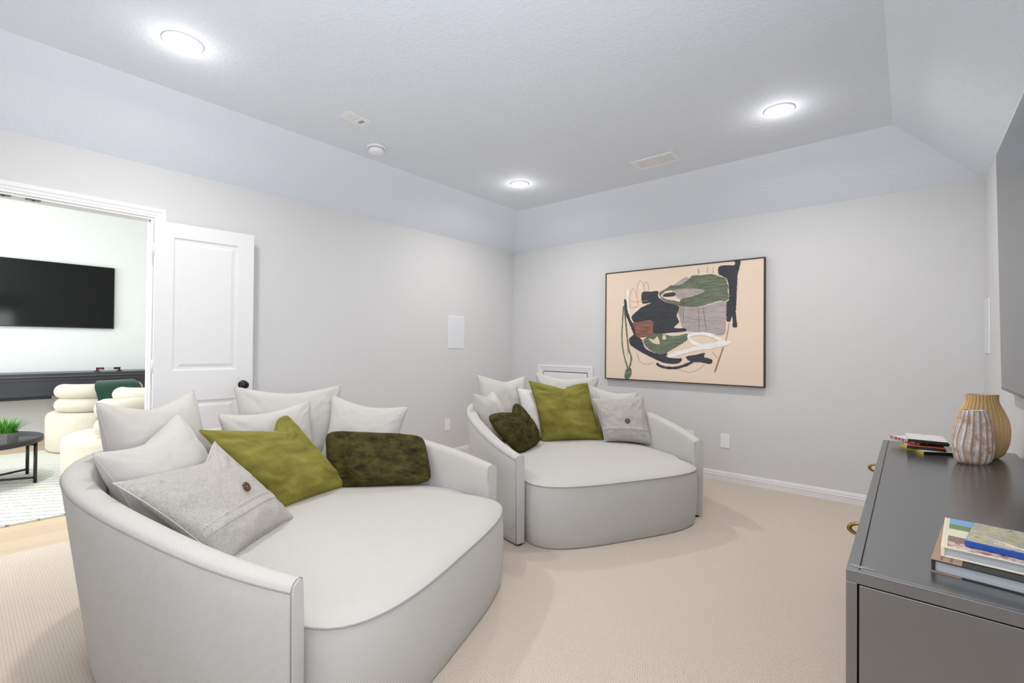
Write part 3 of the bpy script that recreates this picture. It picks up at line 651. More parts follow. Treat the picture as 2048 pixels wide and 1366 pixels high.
def make_daybed(name, loc, th, label):
    t = thing(name, loc, label, 'sofa', 'round daybeds', th - PI / 2)
    sh = MB(); n = len(OC); vs = []; uv = []
    for i in range(n):
        T = thick(i); H = rim_h(OC[i][1]); u = OL * i / (n - 1)
        prof = [(.006, .012), (.001, .018), (0, .05), (0, .2), (0, H - .1), (0, H - .028), (.003, H - .012), (.012, H - .003), (.03, H + .002), (T * .6, H + .003), (T - .014, H - .002), (T - .004, H - .010), (T, H - .025), (T + .004, H - .12), (T + .006, .30), (T, .012)]
        acc = 0; last = None
        rk = .008 + .105 * max(0, min(1, (.25 - OC[i][1]) / 1.1))        # the wall leans in towards the floor, most at the back
        for d, z in prof:
            p = inner_pt(i, d + rk * (1 - max(0, min(1, z / (H - .03))))); vs.append((p.x, p.y, z))
            if last: acc += math.hypot(d - last[0], z - last[1])
            last = (d, z); uv.append((u, acc))
    k = len(prof)
    fs = [(i * k + j, i * k + j + 1, (i + 1) * k + j + 1, (i + 1) * k + j) for i in range(n - 1) for j in range(k - 1)]
    fs += [((i) * k + k - 1, i * k, (i + 1) * k, (i + 1) * k + k - 1) for i in range(n - 1)]
    mi = [0 if 4 < j < 13 else 1 for i in range(n - 1) for j in range(k - 1)] + [1] * (n - 1)
    sh.add(vs, fs, mi, uv, True)
    for e, base in ((0, 0), (1, (n - 1) * k)):        # end panels of the arms
        ring = list(range(base, base + k)); P = [Vector(vs[i]) for i in ring]
        F = [p + Vector((0, .008, 0)) for p in P]; c = sum(P, Vector()) / k
        F = [Vector((c.x + (p.x - c.x) * .93, p.y, p.z - .003 * (1 if p.z > .4 else -1))) for p in F]
        q = P + F; u_ = [(p.x, p.z) for p in q]
        f2 = [(i, (i + 1) % k, k + (i + 1) % k, k + i) for i in range(k)] + [list(range(k, 2 * k))]
        if e: f2 = [f[::-1] for f in f2]
        sh.add(q, f2, 1, u_, False)
    sh.build('backrest', [M['sofa'], M['sofa_side']], t)
    pp = MB()
    pp.tube([(*inner_pt(i, -.0005), rim_h(OC[i][1]) - .024) for i in range(n)], .0022, 6)
    for e in (0, n - 1):
        T = thick(e); H = rim_h(YF); sg = Vector((0, .002, 0))
        pr = [(0, .014), (0, H - .028), (.003, H - .012), (.012, H - .003), (.03, H + .002), (T - .014, H - .002), (T - .004, H - .010), (T, H - .025), (T, .014)]
        pp.tube([Vector((*inner_pt(e, d + .008 * (1 - z / H)), z)) + sg for d, z in pr], .0022, 6)
    pp.build('piping', M['piping'], t)
    # seat: D shaped block filling the inside of the back and pushing out at the front
    def inside(x, y):
        if y > YF - .12:
            if abs(x) >= WS: return False
            return y < YF - .12 + (PF + .12) * (1 - abs(x / WS) ** MS) ** (1 / MS)
        a, b = A_ - .065, B_ - .19
        return abs(x / a) ** NE + abs(y / b) ** NE < 1 and (abs(x) < WS + .06 * min(1, (YF - .12 - y) / .12))
    N = 144; out = []
    for j in range(N):
        a = 2 * PI * j / N; c, s = math.cos(a), math.sin(a); lo_, hi = 0, 1.6
        for _ in range(24):
            m = (lo_ + hi) / 2
            if inside(c * m, -.05 + s * m): lo_ = m
            else: hi = m
        out.append((c * lo_, s * lo_))
    per = [0]
    for j in range(N): per.append(per[-1] + math.dist(out[j], out[(j + 1) % N]))
    sm_ = MB(); vs = []; uv = []
    side = [(.982, .004), (.99, .02), (1.0, .08), (1.008, .2), (1.006, .3), (1.0, HS - .006)]
    for r, z in side:
        for j in range(N + 1): x, y = out[j % N]; vs.append((x * r, -.05 + y * r, z)); uv.append((per[j], z))
    kk = N + 1; fs = [(i * kk + j, i * kk + j + 1, (i + 1) * kk + j + 1, (i + 1) * kk + j) for i in range(len(side) - 1) for j in range(N)]
    sm_.add(vs, fs, 1, uv, True)
    top = [(1.0, 0), (.988, .007), (.97, .014), (.93, .023), (.87, .031), (.75, .038), (.5, .043), (.25, .044), (.02, .044)]
    vs = []; uv = []
    for r, dz in top:
        for j in range(N): x, y = out[j]; vs.append((x * r, -.05 + y * r, HS + dz)); uv.append((x * r, y * r))
    fs = [(i * N + j, i * N + (j + 1) % N, (i + 1) * N + (j + 1) % N, (i + 1) * N + j) for i in range(len(top) - 1) for j in range(N)] + [[(len(top) - 1) * N + j for j in range(N)]]
    sm_.add(vs, fs, 0, uv, True)
    sm_.add([(x, -.05 + y, HS - .006) for x, y in out] + [(x, -.05 + y, HS) for x, y in out], [(j, (j + 1) % N, N + (j + 1) % N, N + j) for j in range(N)], 1, None, True)
    st = sm_.build('seat', [M['sofa'], M['sofa_side']], t)
    fr = [j for j in range(N) if out[j][1] - .05 > YF - .16]
    fr.sort(key=lambda j: -out[j][0])
    MB().tube([(out[j][0] * 1.003, -.05 + out[j][1] * 1.003, HS - .003) for j in fr], .0024, 6).build('piping', M['piping'], st)
    for x, y in ((.705, .515), (-.705, .515), (.5, -.8), (-.5, -.8)):
        MB().lathe([(.022, 0), (.026, .02)], (x, y, 0), 20).build('foot', M['foot'], t)
    return t
S1 = make_daybed('daybed', (1.8111, -3.5037, 0), .3343, 'large round light grey daybed in the foreground, nearest the doorway')
S2 = clone(S1, (1.9237, -1.4914, 0), 'round light grey daybed farther back, in front of the framed painting', (0, 0, -.4908 - PI / 2))

# ------------------------------------------------------------------ cushions
def cushion(name, c, ps, ta, q, T, mats, label, category='cushion', group=None, pinch=.13, chop=None, wr=.004, N=44, seedv=0, round_=0, bend=0, seam=.0, furry=False, sag=.12):
    ps, ta = R(ps), R(ta)
    n = Vector((math.cos(ps) * math.cos(ta), math.sin(ps) * math.cos(ta), math.sin(ta))); r = Vector((-math.sin(ps), math.cos(ps), 0)); u = n.cross(r)
    TL, TR, BR, BL = [Vector(p) for p in q]
    wq = ((TR - TL).length + (BR - BL).length) / 2; hq = ((TL - BL).length + (TR - BR).length) / 2
    def surf(a, b, side):
        aa, bb = a, b
        if round_:
            m = max(abs(a), abs(b))
            if m > 1e-6: f = m / (abs(a) ** round_ + abs(b) ** round_) ** (1 / round_); aa, bb = a * f, b * f
        aa *= 1 - pinch * (1 - b * b) * a * a; bb *= 1 - pinch * (1 - a * a) * b * b
        th = T / 2 * (max(0, 1 - abs(a) ** 2.5) * max(0, 1 - abs(b) ** 2.5)) ** .5
        th *= 1 - sag * b
        if chop:
            dp, ca, wl, wr_, cr = chop; e = max(0, (b + .3) / 1.3); x_ = a - ca; w_ = wl if x_ < 0 else wr_
            g = math.exp(-(abs(x_) / w_) ** 1.5); bb -= dp * g * e * e * (1 - a ** 8)
            th *= 1 - cr * math.exp(-(x_ / .2) ** 2) * e
        p = (TL * (1 - aa) * (1 + bb) + TR * (1 + aa) * (1 + bb) + BR * (1 + aa) * (1 - bb) + BL * (1 - aa) * (1 - bb)) / 4
        edge = min(1, (1 - max(abs(a), abs(b))) * 5)
        s = Vector((a * 3 + seedv, b * 3, side * 7))
        w = (noise.noise(s * .8) * 1.2 + noise.noise(s * 2.1) * .7) * wr * edge * 1.3
        ang = math.atan2(b, a); rad = max(abs(a), abs(b))          # folds running out of the corners
        cf = math.exp(-((abs(abs(a) - abs(b))) / .35) ** 2) * math.exp(-((rad - .72) / .25) ** 2)
        w += wr * cf * math.sin(ang * 26 + 6 * noise.noise(s)) * .55 * edge
        z = side * (th + max(-.7 * th, w)) + bend * (a * a)
        return Vector((p.x, p.y, z))
    b = MB(); vs = []; uv = []; idx = {}
    for side in (1, -1):
        for j in range(N + 1):
            for i in range(N + 1):
                brd = i in (0, N) or j in (0, N)
                if side < 0 and brd: idx[side, i, j] = idx[1, i, j]; continue
                e = lambda t: math.copysign(1 - (1 - abs(t)) ** 1.25, t)
                a_, b_ = e(2 * i / N - 1), e(2 * j / N - 1)
                idx[side, i, j] = len(vs); vs.append(surf(a_, b_, side)); uv.append((a_ * wq / 2, b_ * hq / 2))
    fs = []
    for side in (1, -1):
        for j in range(N):
            for i in range(N):
                f = [idx[side, i, j], idx[side, i + 1, j], idx[side, i + 1, j + 1], idx[side, i, j + 1]]
                fs.append(f if side > 0 else f[::-1])
    low = min((Vector(c) + r * p.x + u * p.y + n * p.z).z for p in vs)
    org = Vector(c); org = Vector((c[0], c[1], c[2]))
    Mx = Matrix(((r.x, u.x, n.x, org.x), (r.y, u.y, n.y, org.y), (r.z, u.z, n.z, org.z), (0, 0, 0, 1)))
    b.add(vs, fs, 0, uv, True)
    ring = [(i, 0) for i in range(N)] + [(N, j) for j in range(N)] + [(i, N) for i in range(N, 0, -1)] + [(0, j) for j in range(N, 0, -1)]
    if seam: b.tube([vs[idx[1, i, j]] for i, j in ring], seam, 6, 0, True)
    if furry:
        rnd = random.Random(seedv * 13 + 1); fv = []; ff = []; fu = []
        cand = [(f, (vs[f[2]] - vs[f[0]]).cross(vs[f[3]] - vs[f[1]])) for f in fs]
        area = [cr.length for _, cr in cand]
        for q_ in rnd.choices(range(len(cand)), weights=area, k=42000):
            f, cr = cand[q_]; s, t2 = rnd.random(), rnd.random()
            p = (vs[f[0]] * (1 - s) + vs[f[1]] * s) * (1 - t2) + (vs[f[3]] * (1 - s) + vs[f[2]] * s) * t2
            nn = cr.normalized(); fl = Vector((noise.noise(p * 9 + Vector((seedv, 0, 0))), noise.noise(p * 9 + Vector((0, seedv, 5))) - .35, 0)) * 1.5
            tip = p + (nn + fl + Vector((rnd.uniform(-.4, .4), rnd.uniform(-.4, .4), rnd.uniform(-.3, .3)))).normalized() * rnd.uniform(.003, .0065)
            sd = (tip - p).cross(Vector((rnd.random() - .5, rnd.random() - .5, rnd.random() - .5))).normalized() * .0006
            k0 = len(fv); fv += [p - sd, p + sd, tip]; ff.append((k0, k0 + 1, k0 + 2)); w = (p.x, p.y); fu += [w, w, w]
        b.add(fv, ff, 0, fu, False)
    o = b.build(name, mats); o.matrix_world = Mx; cat(o, label, category, group)
    return o, surf, [vs[idx[1, i, j]] for i, j in ring]

def button_cushion(label, thr, mat, **kw):
    o, surf, ring = cushion('button_cushion', mats=[mat], label=label, group='linen button cushions', seam=.0018, **kw)
    o['category'] = 'cushion'
    st = MB(); L = len(ring)
    acc = 1
    for i in range(0, L):                       # blanket stitches over the edge
        acc += (ring[i] - ring[i - 1]).length
        if acc < .0115: continue
        acc = 0
        for f in (0,):
            p = ring[i].lerp(ring[(i + 1) % L], f); cen = Vector((0, 0, 0)); d = (cen - p); d.z = 0; d.normalize()
            tang = (ring[(i + 1) % L] - ring[i]).normalized(); d = (d - tang * d.dot(tang)).normalized()
            st.tube([p - d * .002 + Vector((0, 0, .001)), p + d * .005 + Vector((0, 0, .005)), p + d * .0105 + Vector((0, 0, .0065))], .0013, 5)
    st.tube([p + Vector((0, 0, .0012)) for p in ring], .0016, 6, 0, True)
    bf = kw.get('flap', -.32)
    return o, surf, st
def stitch_line(st, surf, b0, n=40, drop=.04):
    pts = [surf(-.95 + 1.9 * i / n, b0, 1) + Vector((0, 0, .001)) for i in range(n + 1)]; st.tube(pts, .0011, 5)
    for i in range(n):
        p = surf(-.95 + 1.9 * (i + .5) / n, b0, 1); q2 = surf(-.95 + 1.9 * (i + .5) / n, b0 - drop, 1)
        st.tube([p + Vector((0, 0, .001)), q2 + Vector((0, 0, .0012))], .0009, 5)
def flap(surf, b0, b1, o, mat):
    """second hem line under the stitched flap: a narrow raised fold"""
    m = MB(); n = 36; vs = []; uv = []
    for i in range(n + 1):
        a = -.97 + 1.94 * i / n
        for bb, dz in ((b0, .0005), (b0 - .004, .003), (b1 + .01, .003), (b1, .0028), (b1 - .003, .0002)):
            p = surf(a, bb, 1); vs.append(p + Vector((0, 0, dz))); uv.append((p.x, p.y))
    m.add(vs, [(i * 5 + k, i * 5 + k + 1, i * 5 + k + 6, i * 5 + k + 5)[::-1] for i in range(n) for k in range(4)], 0, uv, True)
    m.build('flap_hem', mat, o)
def add_button(surf, a, b_, o, rr=.021):
    p = surf(a, b_, 1); e = .02
    n = (surf(a + e, b_, 1) - surf(a - e, b_, 1)).cross(surf(a, b_ + e, 1) - surf(a, b_ - e, 1)).normalized()
    A = Matrix.Translation(p + n * .001) @ n.to_track_quat('Z', 'Y').to_matrix().to_4x4()
    bt = MB().lathe([(.004, 0), (rr * .7, .001), (rr, .004), (rr * .97, .007), (rr * .75, .0085), (rr * .5, .0072), (.003, .006), (0, .006)], seg=32, M_=A).build('button', M['button'], o)
    MB().tube([A @ Vector((-.003, .001, .006)), A @ Vector((-.001, 0, .009)), A @ Vector((.003, -.001, .006))], .001, 6).build('thread', M['thread'], bt)

GG = 'woven grey back cushions'
G = M['pillow_grey']
def grey(c, ps, ta, q, T, label, seedv, **kw): return cushion('back_cushion', c, ps, ta, q, T, [G], label, 'cushion', GG, seedv=seedv, seam=.0022, round_=20, **kw)
# far daybed
grey((1.100, -1.418, .699), -19.9, 16.4, [(-.247, .301), (.274, .271), (.245, -.298), (-.276, -.27)], .20, 'tall woven grey cushion at the back left of the far daybed', 1, chop=(.12, .1, .6, .5, .2))
grey((1.207, -1.701, .635), 21.9, 20.4, [(-.228, .238), (.23, .235), (.228, -.238), (-.232, -.233)], .20, 'smaller woven grey cushion on the far daybed, right behind the dark furry one', 2, chop=(.30, .15, .5, .4, .3))
grey((1.420, -.900, .707), -52.6, 8.4, [(-.289, .295), (.328, .255), (.286, -.294), (-.325, -.25)], .20, 'wide woven grey cushion at the back of the far daybed under the access panel', 3, chop=(.08, -.2, .8, .6, .1))
grey((1.846, -.800, .640), -75, 16, [(-.233, .256), (.233, .204), (.233, -.226), (-.233, -.224)], .15, 'woven grey cushion peeking above the linen button cushion on the far daybed', 4, chop=(.08, .2, .8, .6, .1))
o, sf, st = button_cushion('pale linen cushion with stitched edge tucked behind the green velvet one on the far daybed', None, M['linen_light'], c=(1.443, -1.255, .640), ps=-33.1, ta=18.9, q=[(-.248, .245), (.248, .246), (.248, -.246), (-.248, -.246)], T=.13, seedv=5)
st.build('blanket_stitching', M['thread_dark'], o)
o, sf, st = button_cushion('grey linen cushion with a brown button on the right of the far daybed', None, M['linen'], c=(2.027, -.919, .612), ps=-55, ta=22, q=[(-.259, .18), (.186, .213), (.238, -.207), (-.164, -.186)], T=.15, seedv=6, wr=.008, pinch=.06)
stitch_line(st, sf, -.30); st.build('blanket_stitching', M['thread'], o); flap(sf, -.36, -.52, o, M['linen']); add_button(sf, .1, -.15, o, .022)
cushion('velvet_cushion', (1.603, -1.167, .670), -38, 20, [(-.317, .279), (.233, .254), (.324, -.269), (-.24, -.264)], .17, [M['velvet']], 'olive green velvet cushion standing in the middle of the far daybed', 'cushion', 'green velvet cushions', chop=(.17, .12, .55, .30, .35), wr=.010, seedv=7, seam=.002, pinch=.07)
cushion('fur_cushion', (1.527, -1.750, .592), 10, 35, [(-.32, .156), (.222, .215), (.251, -.162), (-.152, -.209)], .15, [M['fur']], 'dark olive furry cushion leaning on the left arm of the far daybed', 'cushion', 'dark furry cushions', chop=(.42, .30, .7, .30, .4), wr=.008, seedv=8, round_=7, furry=True, pinch=-.02)
# near daybed
grey((1.167, -4.007, .707), 30.3, 10.8, [(-.263, .289), (.253, .297), (.263, -.288), (-.253, -.297)], .24, 'tall woven grey cushion at the back left of the near daybed, nearest the doorway', 11, chop=(.13, .0, .7, .6, .2))
grey((1.507, -4.057, .661), 39.7, 23.0, [(-.288, .195), (.21, .278), (.288, -.196), (-.209, -.278)], .23, 'woven grey cushion on the near daybed directly behind the foreground button cushion', 12, chop=(.14, -.1, .7, .6, .15))
grey((1.001, -3.303, .710), -16, 9, [(-.312, .287), (.312, .273), (.312, -.287), (-.312, -.273)], .15, 'widest woven grey cushion, at the back centre of the near daybed below the door knob', 13, chop=(.07, 0, .8, .8, .1))
grey((1.125, -3.468, .640), 6, 12, [(-.276, .234), (.276, .266), (.276, -.234), (-.276, -.266)], .17, 'woven grey cushion right behind the green velvet cushion of the near daybed', 14, chop=(.05, -.1, .8, .8, .1))
grey((1.327, -3.000, .685), -42, 14, [(-.209, .251), (.271, .169), (.209, -.236), (-.29, -.244)], .15, 'woven grey cushion at the right of the near daybed, behind the dark furry lumbar cushion', 15, chop=(.07, 0, .8, .8, .1))
o, sf, st = button_cushion('grey linen cushion with a large brown button and white stitching in the foreground', None, M['linen'], c=(1.745, -3.941, .597), ps=34, ta=42, q=[(-.325, .212), (.196, .262), (.297, -.236), (-.168, -.239)], T=.15, seedv=16, wr=.007, pinch=.08, chop=(.23, .45, .9, .36, .25), N=52)
stitch_line(st, sf, -.32, 44); st.build('blanket_stitching', M['thread'], o); flap(sf, -.38, -.50, o, M['linen']); add_button(sf, .22, -.10, o)
cushion('velvet_cushion', (1.391, -3.529, .631), 14, 31, [(-.366, .243), (.133, .248), (.347, -.246), (-.114, -.245)], .16, [M['velvet']], 'olive green velvet cushion slumped on the near daybed', 'cushion', 'green velvet cushions', chop=(.30, .36, .9, .24, .3), wr=.010, seedv=17, seam=.002, pinch=.05, round_=18, N=52)
cushion('fur_cushion', (1.524, -3.029, .569), -41, 20, [(-.316, .172), (.258, .134), (.315, -.146), (-.256, -.160)], .13, [M['fur']], 'dark olive furry lumbar cushion on the right of the near daybed', 'cushion', 'dark furry cushions', wr=.009, seedv=18, round_=8, furry=True, pinch=-.01)

# ------------------------------------------------------------------ console and what stands on it
CX0, CX1, CY0, CY1, CZ = 3.806, 4.300, -3.356, -1.400, .75
con = thing('console_cabinet', (CX0, (CY0 + CY1) / 2, 0), 'long low dark grey media console under the television', 'cabinet')
cy = (CY0 + CY1) / 2; D_ = CX1 - CX0; LY = (CY1 - CY0) / 2
b = MB()                                           # carcass: framed ends, plinth, back
b.rbox(.0225, D_ - .003, -LY + .0125, LY - .0125, .06, CZ - .006, .001)
b.box(.05, D_, -LY + .05, LY - .05, 0, .06)
b.build('carcass', M['console'], con)
tp = MB().rbox(.0265, D_, -LY + .0128, LY - .0128, CZ - .03, CZ, .0008)
tp.rbox(0, .0225, -LY + .0128, LY - .0128, CZ - .03, CZ, .0008)
tp.build('top_panel', M['console'], con)
for s in (-1, 1):
    e = MB(); y0, y1 = (-LY, -LY + .0122) if s < 0 else (LY - .0122, LY); z1 = CZ
    e.rbox(0, D_, y0, y1, z1 - .027, z1, .0008).rbox(0, .020, y0, y1, 0, z1 - .0272, .0008).rbox(D_ - .02, D_, y0, y1, 0, z1 - .0272, .0008).rbox(.0202, D_ - .0202, y0, y1, .06, .085, .0008)
    e.build('end_frame', M['console'], con)
    yy0, yy1 = (y0 + .001, y1) if s < 0 else (y0, y1 - .001)
    MB().rbox(.0235, D_ - .0235, yy0, yy1, .089, z1 - .0302, .001).build('end_panel', M['console'], con)
for k in range(2):
    ya, yb = -LY + .018 + k * (LY - .017), -.002 + k * (LY - .016)
    dr = MB().rbox(.002, .021, ya, yb, .075, CZ - .034, .0015).build('door', M['console'], con)
    yh = (-2.95 if k == 0 else -2.035) - cy
    h = MB(); loop = [(.002 - .034 * math.sin(PI * i / 20), yh, .722 - .019 * math.cos(PI * i / 20) - .004) for i in range(21)]
    vs = []
    for i, p in enumerate(loop):
        cx_, cz_ = .002, .718; f = .68
        q = (cx_ + (p[0] - cx_) * f, yh, cz_ + (p[2] - cz_) * f)
        for P_, dy in ((p, -.005), (p, .005), (q, .005), (q, -.005)): vs.append((P_[0], yh + dy, P_[2]))
    fs = [(i * 4 + a, i * 4 + (a + 1) % 4, (i + 1) * 4 + (a + 1) % 4, (i + 1) * 4 + a) for i in range(20) for a in range(4)]
    h.add(vs, fs, 0, None, True); h.build('pull_handle', M['brass'], dr)
MB().rbox(.004, .05, -LY + .024, -LY + .034, CZ, CZ + .0008, .0002).build('tape_strip', M['tape'], con)

def vase(name, loc, label, prof, mat, rib_n, rib_d, sy, rz, twist=0):
    t = MB(); seg = rib_n * 8; vs = []; uv = []; zt = prof[-1][1]
    for r, z in prof:
        for k in range(seg + 1):
            a = 2 * PI * k / seg; ph = rib_n * a + twist * math.sin(z / zt * PI * 1.6) + .5 * math.sin(3 * a + z * 40) * (1 if twist else .8)
            rr = r * (1 + rib_d * (abs(math.sin(ph / 2)) - .5)); vs.append((rr * math.cos(a), rr * sy * math.sin(a), z)); uv.append((ph / (2 * PI), z))
    k_ = seg + 1; fs = [(i * k_ + k, i * k_ + k + 1, (i + 1) * k_ + k + 1, (i + 1) * k_ + k) for i in range(len(prof) - 1) for k in range(seg)]
    t.add(vs, fs, 0, uv, True)
    rt, zt = prof[-1]
    inn = [(rt, zt), (rt - .004, zt + .001), (rt - .008, zt - .003), (rt - .006, zt - .05), (0, zt - .06)]
    t.lathe(inn[:3], seg=48, sy=sy); t.lathe(inn[2:], seg=48, mi=1, sy=sy)
    t.lathe([(0, .0005), (prof[0][0], 0)], seg=48, sy=sy)
    o = t.build(name, [mat, M['vase_in']]); o.location = loc; o.rotation_euler = (0, 0, rz)
    return cat(o, label, 'vase')
RV = math.atan2(.6453, .7639)
def spl(pts, n=6):
    P = dense([(a, b) for a, b in pts], False, n); return [(max(p.x, .001), p.y) for p in P]
vase('ribbed_vase', (4.126, -1.795, CZ), 'smaller whitewashed ribbed wooden vase in front of the tan one', spl([(.056, 0), (.068, .01), (.078, .036), (.083, .075), (.081, .120), (.073, .165), (.060, .205), (.050, .229)]), M['vase_white'], 17, .085, .5, RV, 1.2)
vase('fluted_vase', (4.166, -1.628, CZ), 'taller tan fluted wooden vase behind the whitewashed one', spl([(.065, 0), (.092, .02), (.112, .065), (.118, .115), (.112, .165), (.094, .21), (.076, .243), (.070, .262), (.070, .287)]), M['vase_tan'], 30, .075, .45, RV, .8)

def book(name, loc, rz, w, d, th, cov, lab, ctg, page=True, spine=None, grp=None):
    """origin: near-left bottom corner; x across (w), y depth (d); spine along the left side"""
    t = thing(name, loc, lab, ctg, grp, rz)
    c = MB(); c.rbox(.0045, w, 0, d, 0, .003, .0008).rbox(.0045, w, 0, d, th - .003, th, .0008)
    c.rbox(-.002, .0046, 0, d, 0, th, .0008)
    c.build('cover', cov, t)
    MB().box(.004, w - .004, .003, d - .003, .003, th - .003).build('page_block', M['page'], t)
    return t
b1 = book('book', (3.953, -3.245, CZ), R(-6), .25, .30, .027, [M['black_cover']], 'large black and brown hardback at the bottom of the book pile on the console', 'book')
MB().box(-.0022, .047, -.0002, .3002, .0268, .0274).box(-.0026, -.0018, 0, .3, .001, .0272).box(-.002, .047, -.0004, .0002, .0, .003).build('cover_band', M['brown_cover'], b1)
orn = MB()
for x in (.014, .03):
    for i in range(44): orn.rbox(x - .0022, x + .0022, .006 + i * .0066, .0098 + i * .0066, .0273, .0277, .0002)
orn.build('band_ornament', M['brown_dark'], b1)
b2 = book('book', (3.97, -3.214, CZ + .0278), R(-4), .235, .25, .023, [M['cream_cover']], 'cream hardback with a blue and green landscape cover, second in its pile', 'book')
pr = MB(); zt = .0231
pr.box(.008, .235, .195, .248, zt, zt + .0003, 0).box(.008, .235, .155, .196, zt, zt + .0004, 1).box(.06, .082, .170, .2, zt, zt + .0006, 2).box(.068, .10, .195, .206, zt, zt + .0006, 2)
pr.box(.008, .235, .045, .092, zt, zt + .0003, 3).box(.008, .235, .002, .046, zt, zt + .0004, 4)
for x, y_ in ((.044, .128), (.049, .124), (.044, .121), (.064, .124), (.068, .126)): pr.box(x, x + .003, y_, y_ + .003, zt, zt + .0004, 2)
pr.build('cover_print', [M['sky_print'], M['green_print'], M['tree_print'], M['crowd_print'], M['flower_print']], b2)
c3 = thing('disc_case', (4.008, -3.186, CZ + .0518), 'blue film disc case on top of the cream book', 'disc case', None, R(-9))
MB().rbox(0, .135, 0, .171, 0, .013, .003).build('case', M['blue_case'], c3)
MB().box(.002, .133, .006, .169, .0129, .0134).build('sleeve_art', M['case_art'], c3)
lt = MB(); rnd = random.Random(4)
for i in range(26):
    x = .045 + .0033 * i; h_ = rnd.uniform(.003, .007); y_ = .03 + rnd.uniform(-.001, .001); lt.box(x, x + .0018, y_, y_ + h_, .0134, .0137); lt.box(x, x + .0028, y_ - .006, y_ - .0045 + rnd.uniform(0, .002), .0134, .0137)
lt.add([(.02, .062, .0135), (.11, .018, .0135), (.06, .05, .0135)], [(0, 1, 2)])
lt.build('sleeve_lettering', M['ink_white'], c3)

def case(loc, rz, w, d, top, spine, lab, letters=None):
    """film case: spine on the left long side, black open edges"""
    t = thing('disc_case', loc, lab, 'disc case', 'film cases by the vases', rz)
    MB().rbox(0, w, 0, d, 0, .014, .0012).build('case', M['case_black'], t)
    MB().box(.001, w - .001, .002, d - .001, .0139, .0143).build('sleeve_top', M[top], t)
    s = MB().box(-.0006, .0002, .001, d - .001, .0006, .0134, 0)
    if letters:
        for i, c in enumerate(letters): s.box(-.0009, -.0004, d - .012 - i * .0115 - .006, d - .012 - i * .0115, .003, .011, c)
    s.build('sleeve_spine', [M[spine], M['ink_white'], M['spine_brown'], M['spine_blue']], t)
case((3.966, -1.728, CZ), R(28), .135, .185, 'case_white', 'case_yellow', 'film case with a yellow spine at the bottom of the pile beside the vases')
case((3.905, -1.690, CZ + .0145), R(4), .14, .185, 'case_orange', 'case_white', 'film case with an orange cover and white spine, second from the bottom of its pile')
case((3.952, -1.668, CZ + .0290), R(36), .135, .19, 'case_white', 'spine_red', 'film case with a patterned red spine sticking out to the left of its pile', [1, 1, 2, 1, 3, 1, 3, 1, 1, 2, 0, 1, 1])
case((3.908, -1.668, CZ + .0435), R(3), .145, .20, 'case_white', 'case_white', 'white-covered film case on the very top of the pile beside the vases')
# ------------------------------------------------------------------ next room
rug = MB().rbox(-3.62, -.72, -6.4, -2.6, -.004, .010, .003).build('area_rug', M['rug']); cat(rug, 'large off-white rug with thin dark slanting lines in the next room', 'rug')
FZ = .010
def armchair(loc, start, sweep, label):
    t = thing('armchair', loc, label, 'armchair', 'cream boucle armchairs')
    MB().lathe([(.395, 0), (.425, .01), (.445, .04), (.45, .2), (.45, .38), (.435, .42), (.40, .44), (.2, .45), (0, .452)], seg=64).build('seat', M['boucle'], t)
    for z, rr in ((.525, .082), (.678, .083)):
        pts = [(.335 * math.cos(start + sweep * i / 40), .335 * math.sin(start + sweep * i / 40), z - .0) for i in range(41)]
        rad = [rr * (1 if 2 < i < 38 else (.80, .95, 1)[min(i, 40 - i)]) for i in range(41)]
        MB().tube(pts, rad, 20).build('backrest_roll', M['boucle'], t)
    return t
ZR = FZ
armchair((-3.47, -3.54, ZR), R(-78), R(195), 'cream armchair with stacked rolled back, farthest left below the dark table')
armchair((-1.49, -3.62, ZR), R(-46), R(190), 'cream armchair nearest the doorway, mostly hidden by the daybed cushions')
armchair((-2.50, -3.16, ZR), R(-98), R(210), 'cream armchair behind the green knitted throw, beside the door jamb')
# knitted throw hung over the left armchair's back
th = MB(); vs = []; uv = []; n1, n2 = 30, 10
for i in range(n1 + 1):
    s = i / n1; 
    if s < .4: px_, pz = -.5 * 0, 0
for i in range(n1 + 1):
    s = i / n1 * 1.15                      # metres along the cloth, over the roll
    if s < .42: off, z = .112, .32 + s * .95
    elif s < .42 + PI * .115: a = (s - .42) / .115; off, z = .112 * math.cos(a), .70 + .10 * math.sin(a)
    else: off, z = -.112, .70 - (s - .42 - PI * .115)
    for j in range(n2 + 1):
        w = j / n2; ang = R(-16 + 60 * w + 3 * math.sin(s * 9)); rr = .335 + off + .006 * math.sin(w * 20 + s * 6)
        vs.append((rr * math.cos(ang), rr * math.sin(ang), z - .02 * w * (s < .42))); uv.append((w * .3, s))
k = n2 + 1
front = len(vs); vs += [(x * .985, y * .985, z - .006) for x, y, z in vs]; uv += uv
f1 = [(i * k + j, i * k + j + 1, (i + 1) * k + j + 1, (i + 1) * k + j) for i in range(n1) for j in range(n2)]
f2 = [tuple(front + q for q in f[::-1]) for f in f1]
th.add(vs, f1 + f2, 0, uv, True)
tw = th.build('knitted_throw', M['knit'], None, (-3.43, -3.50, ZR)); cat(tw, 'dark green knitted throw draped over the rolled back of an armchair', 'throw')
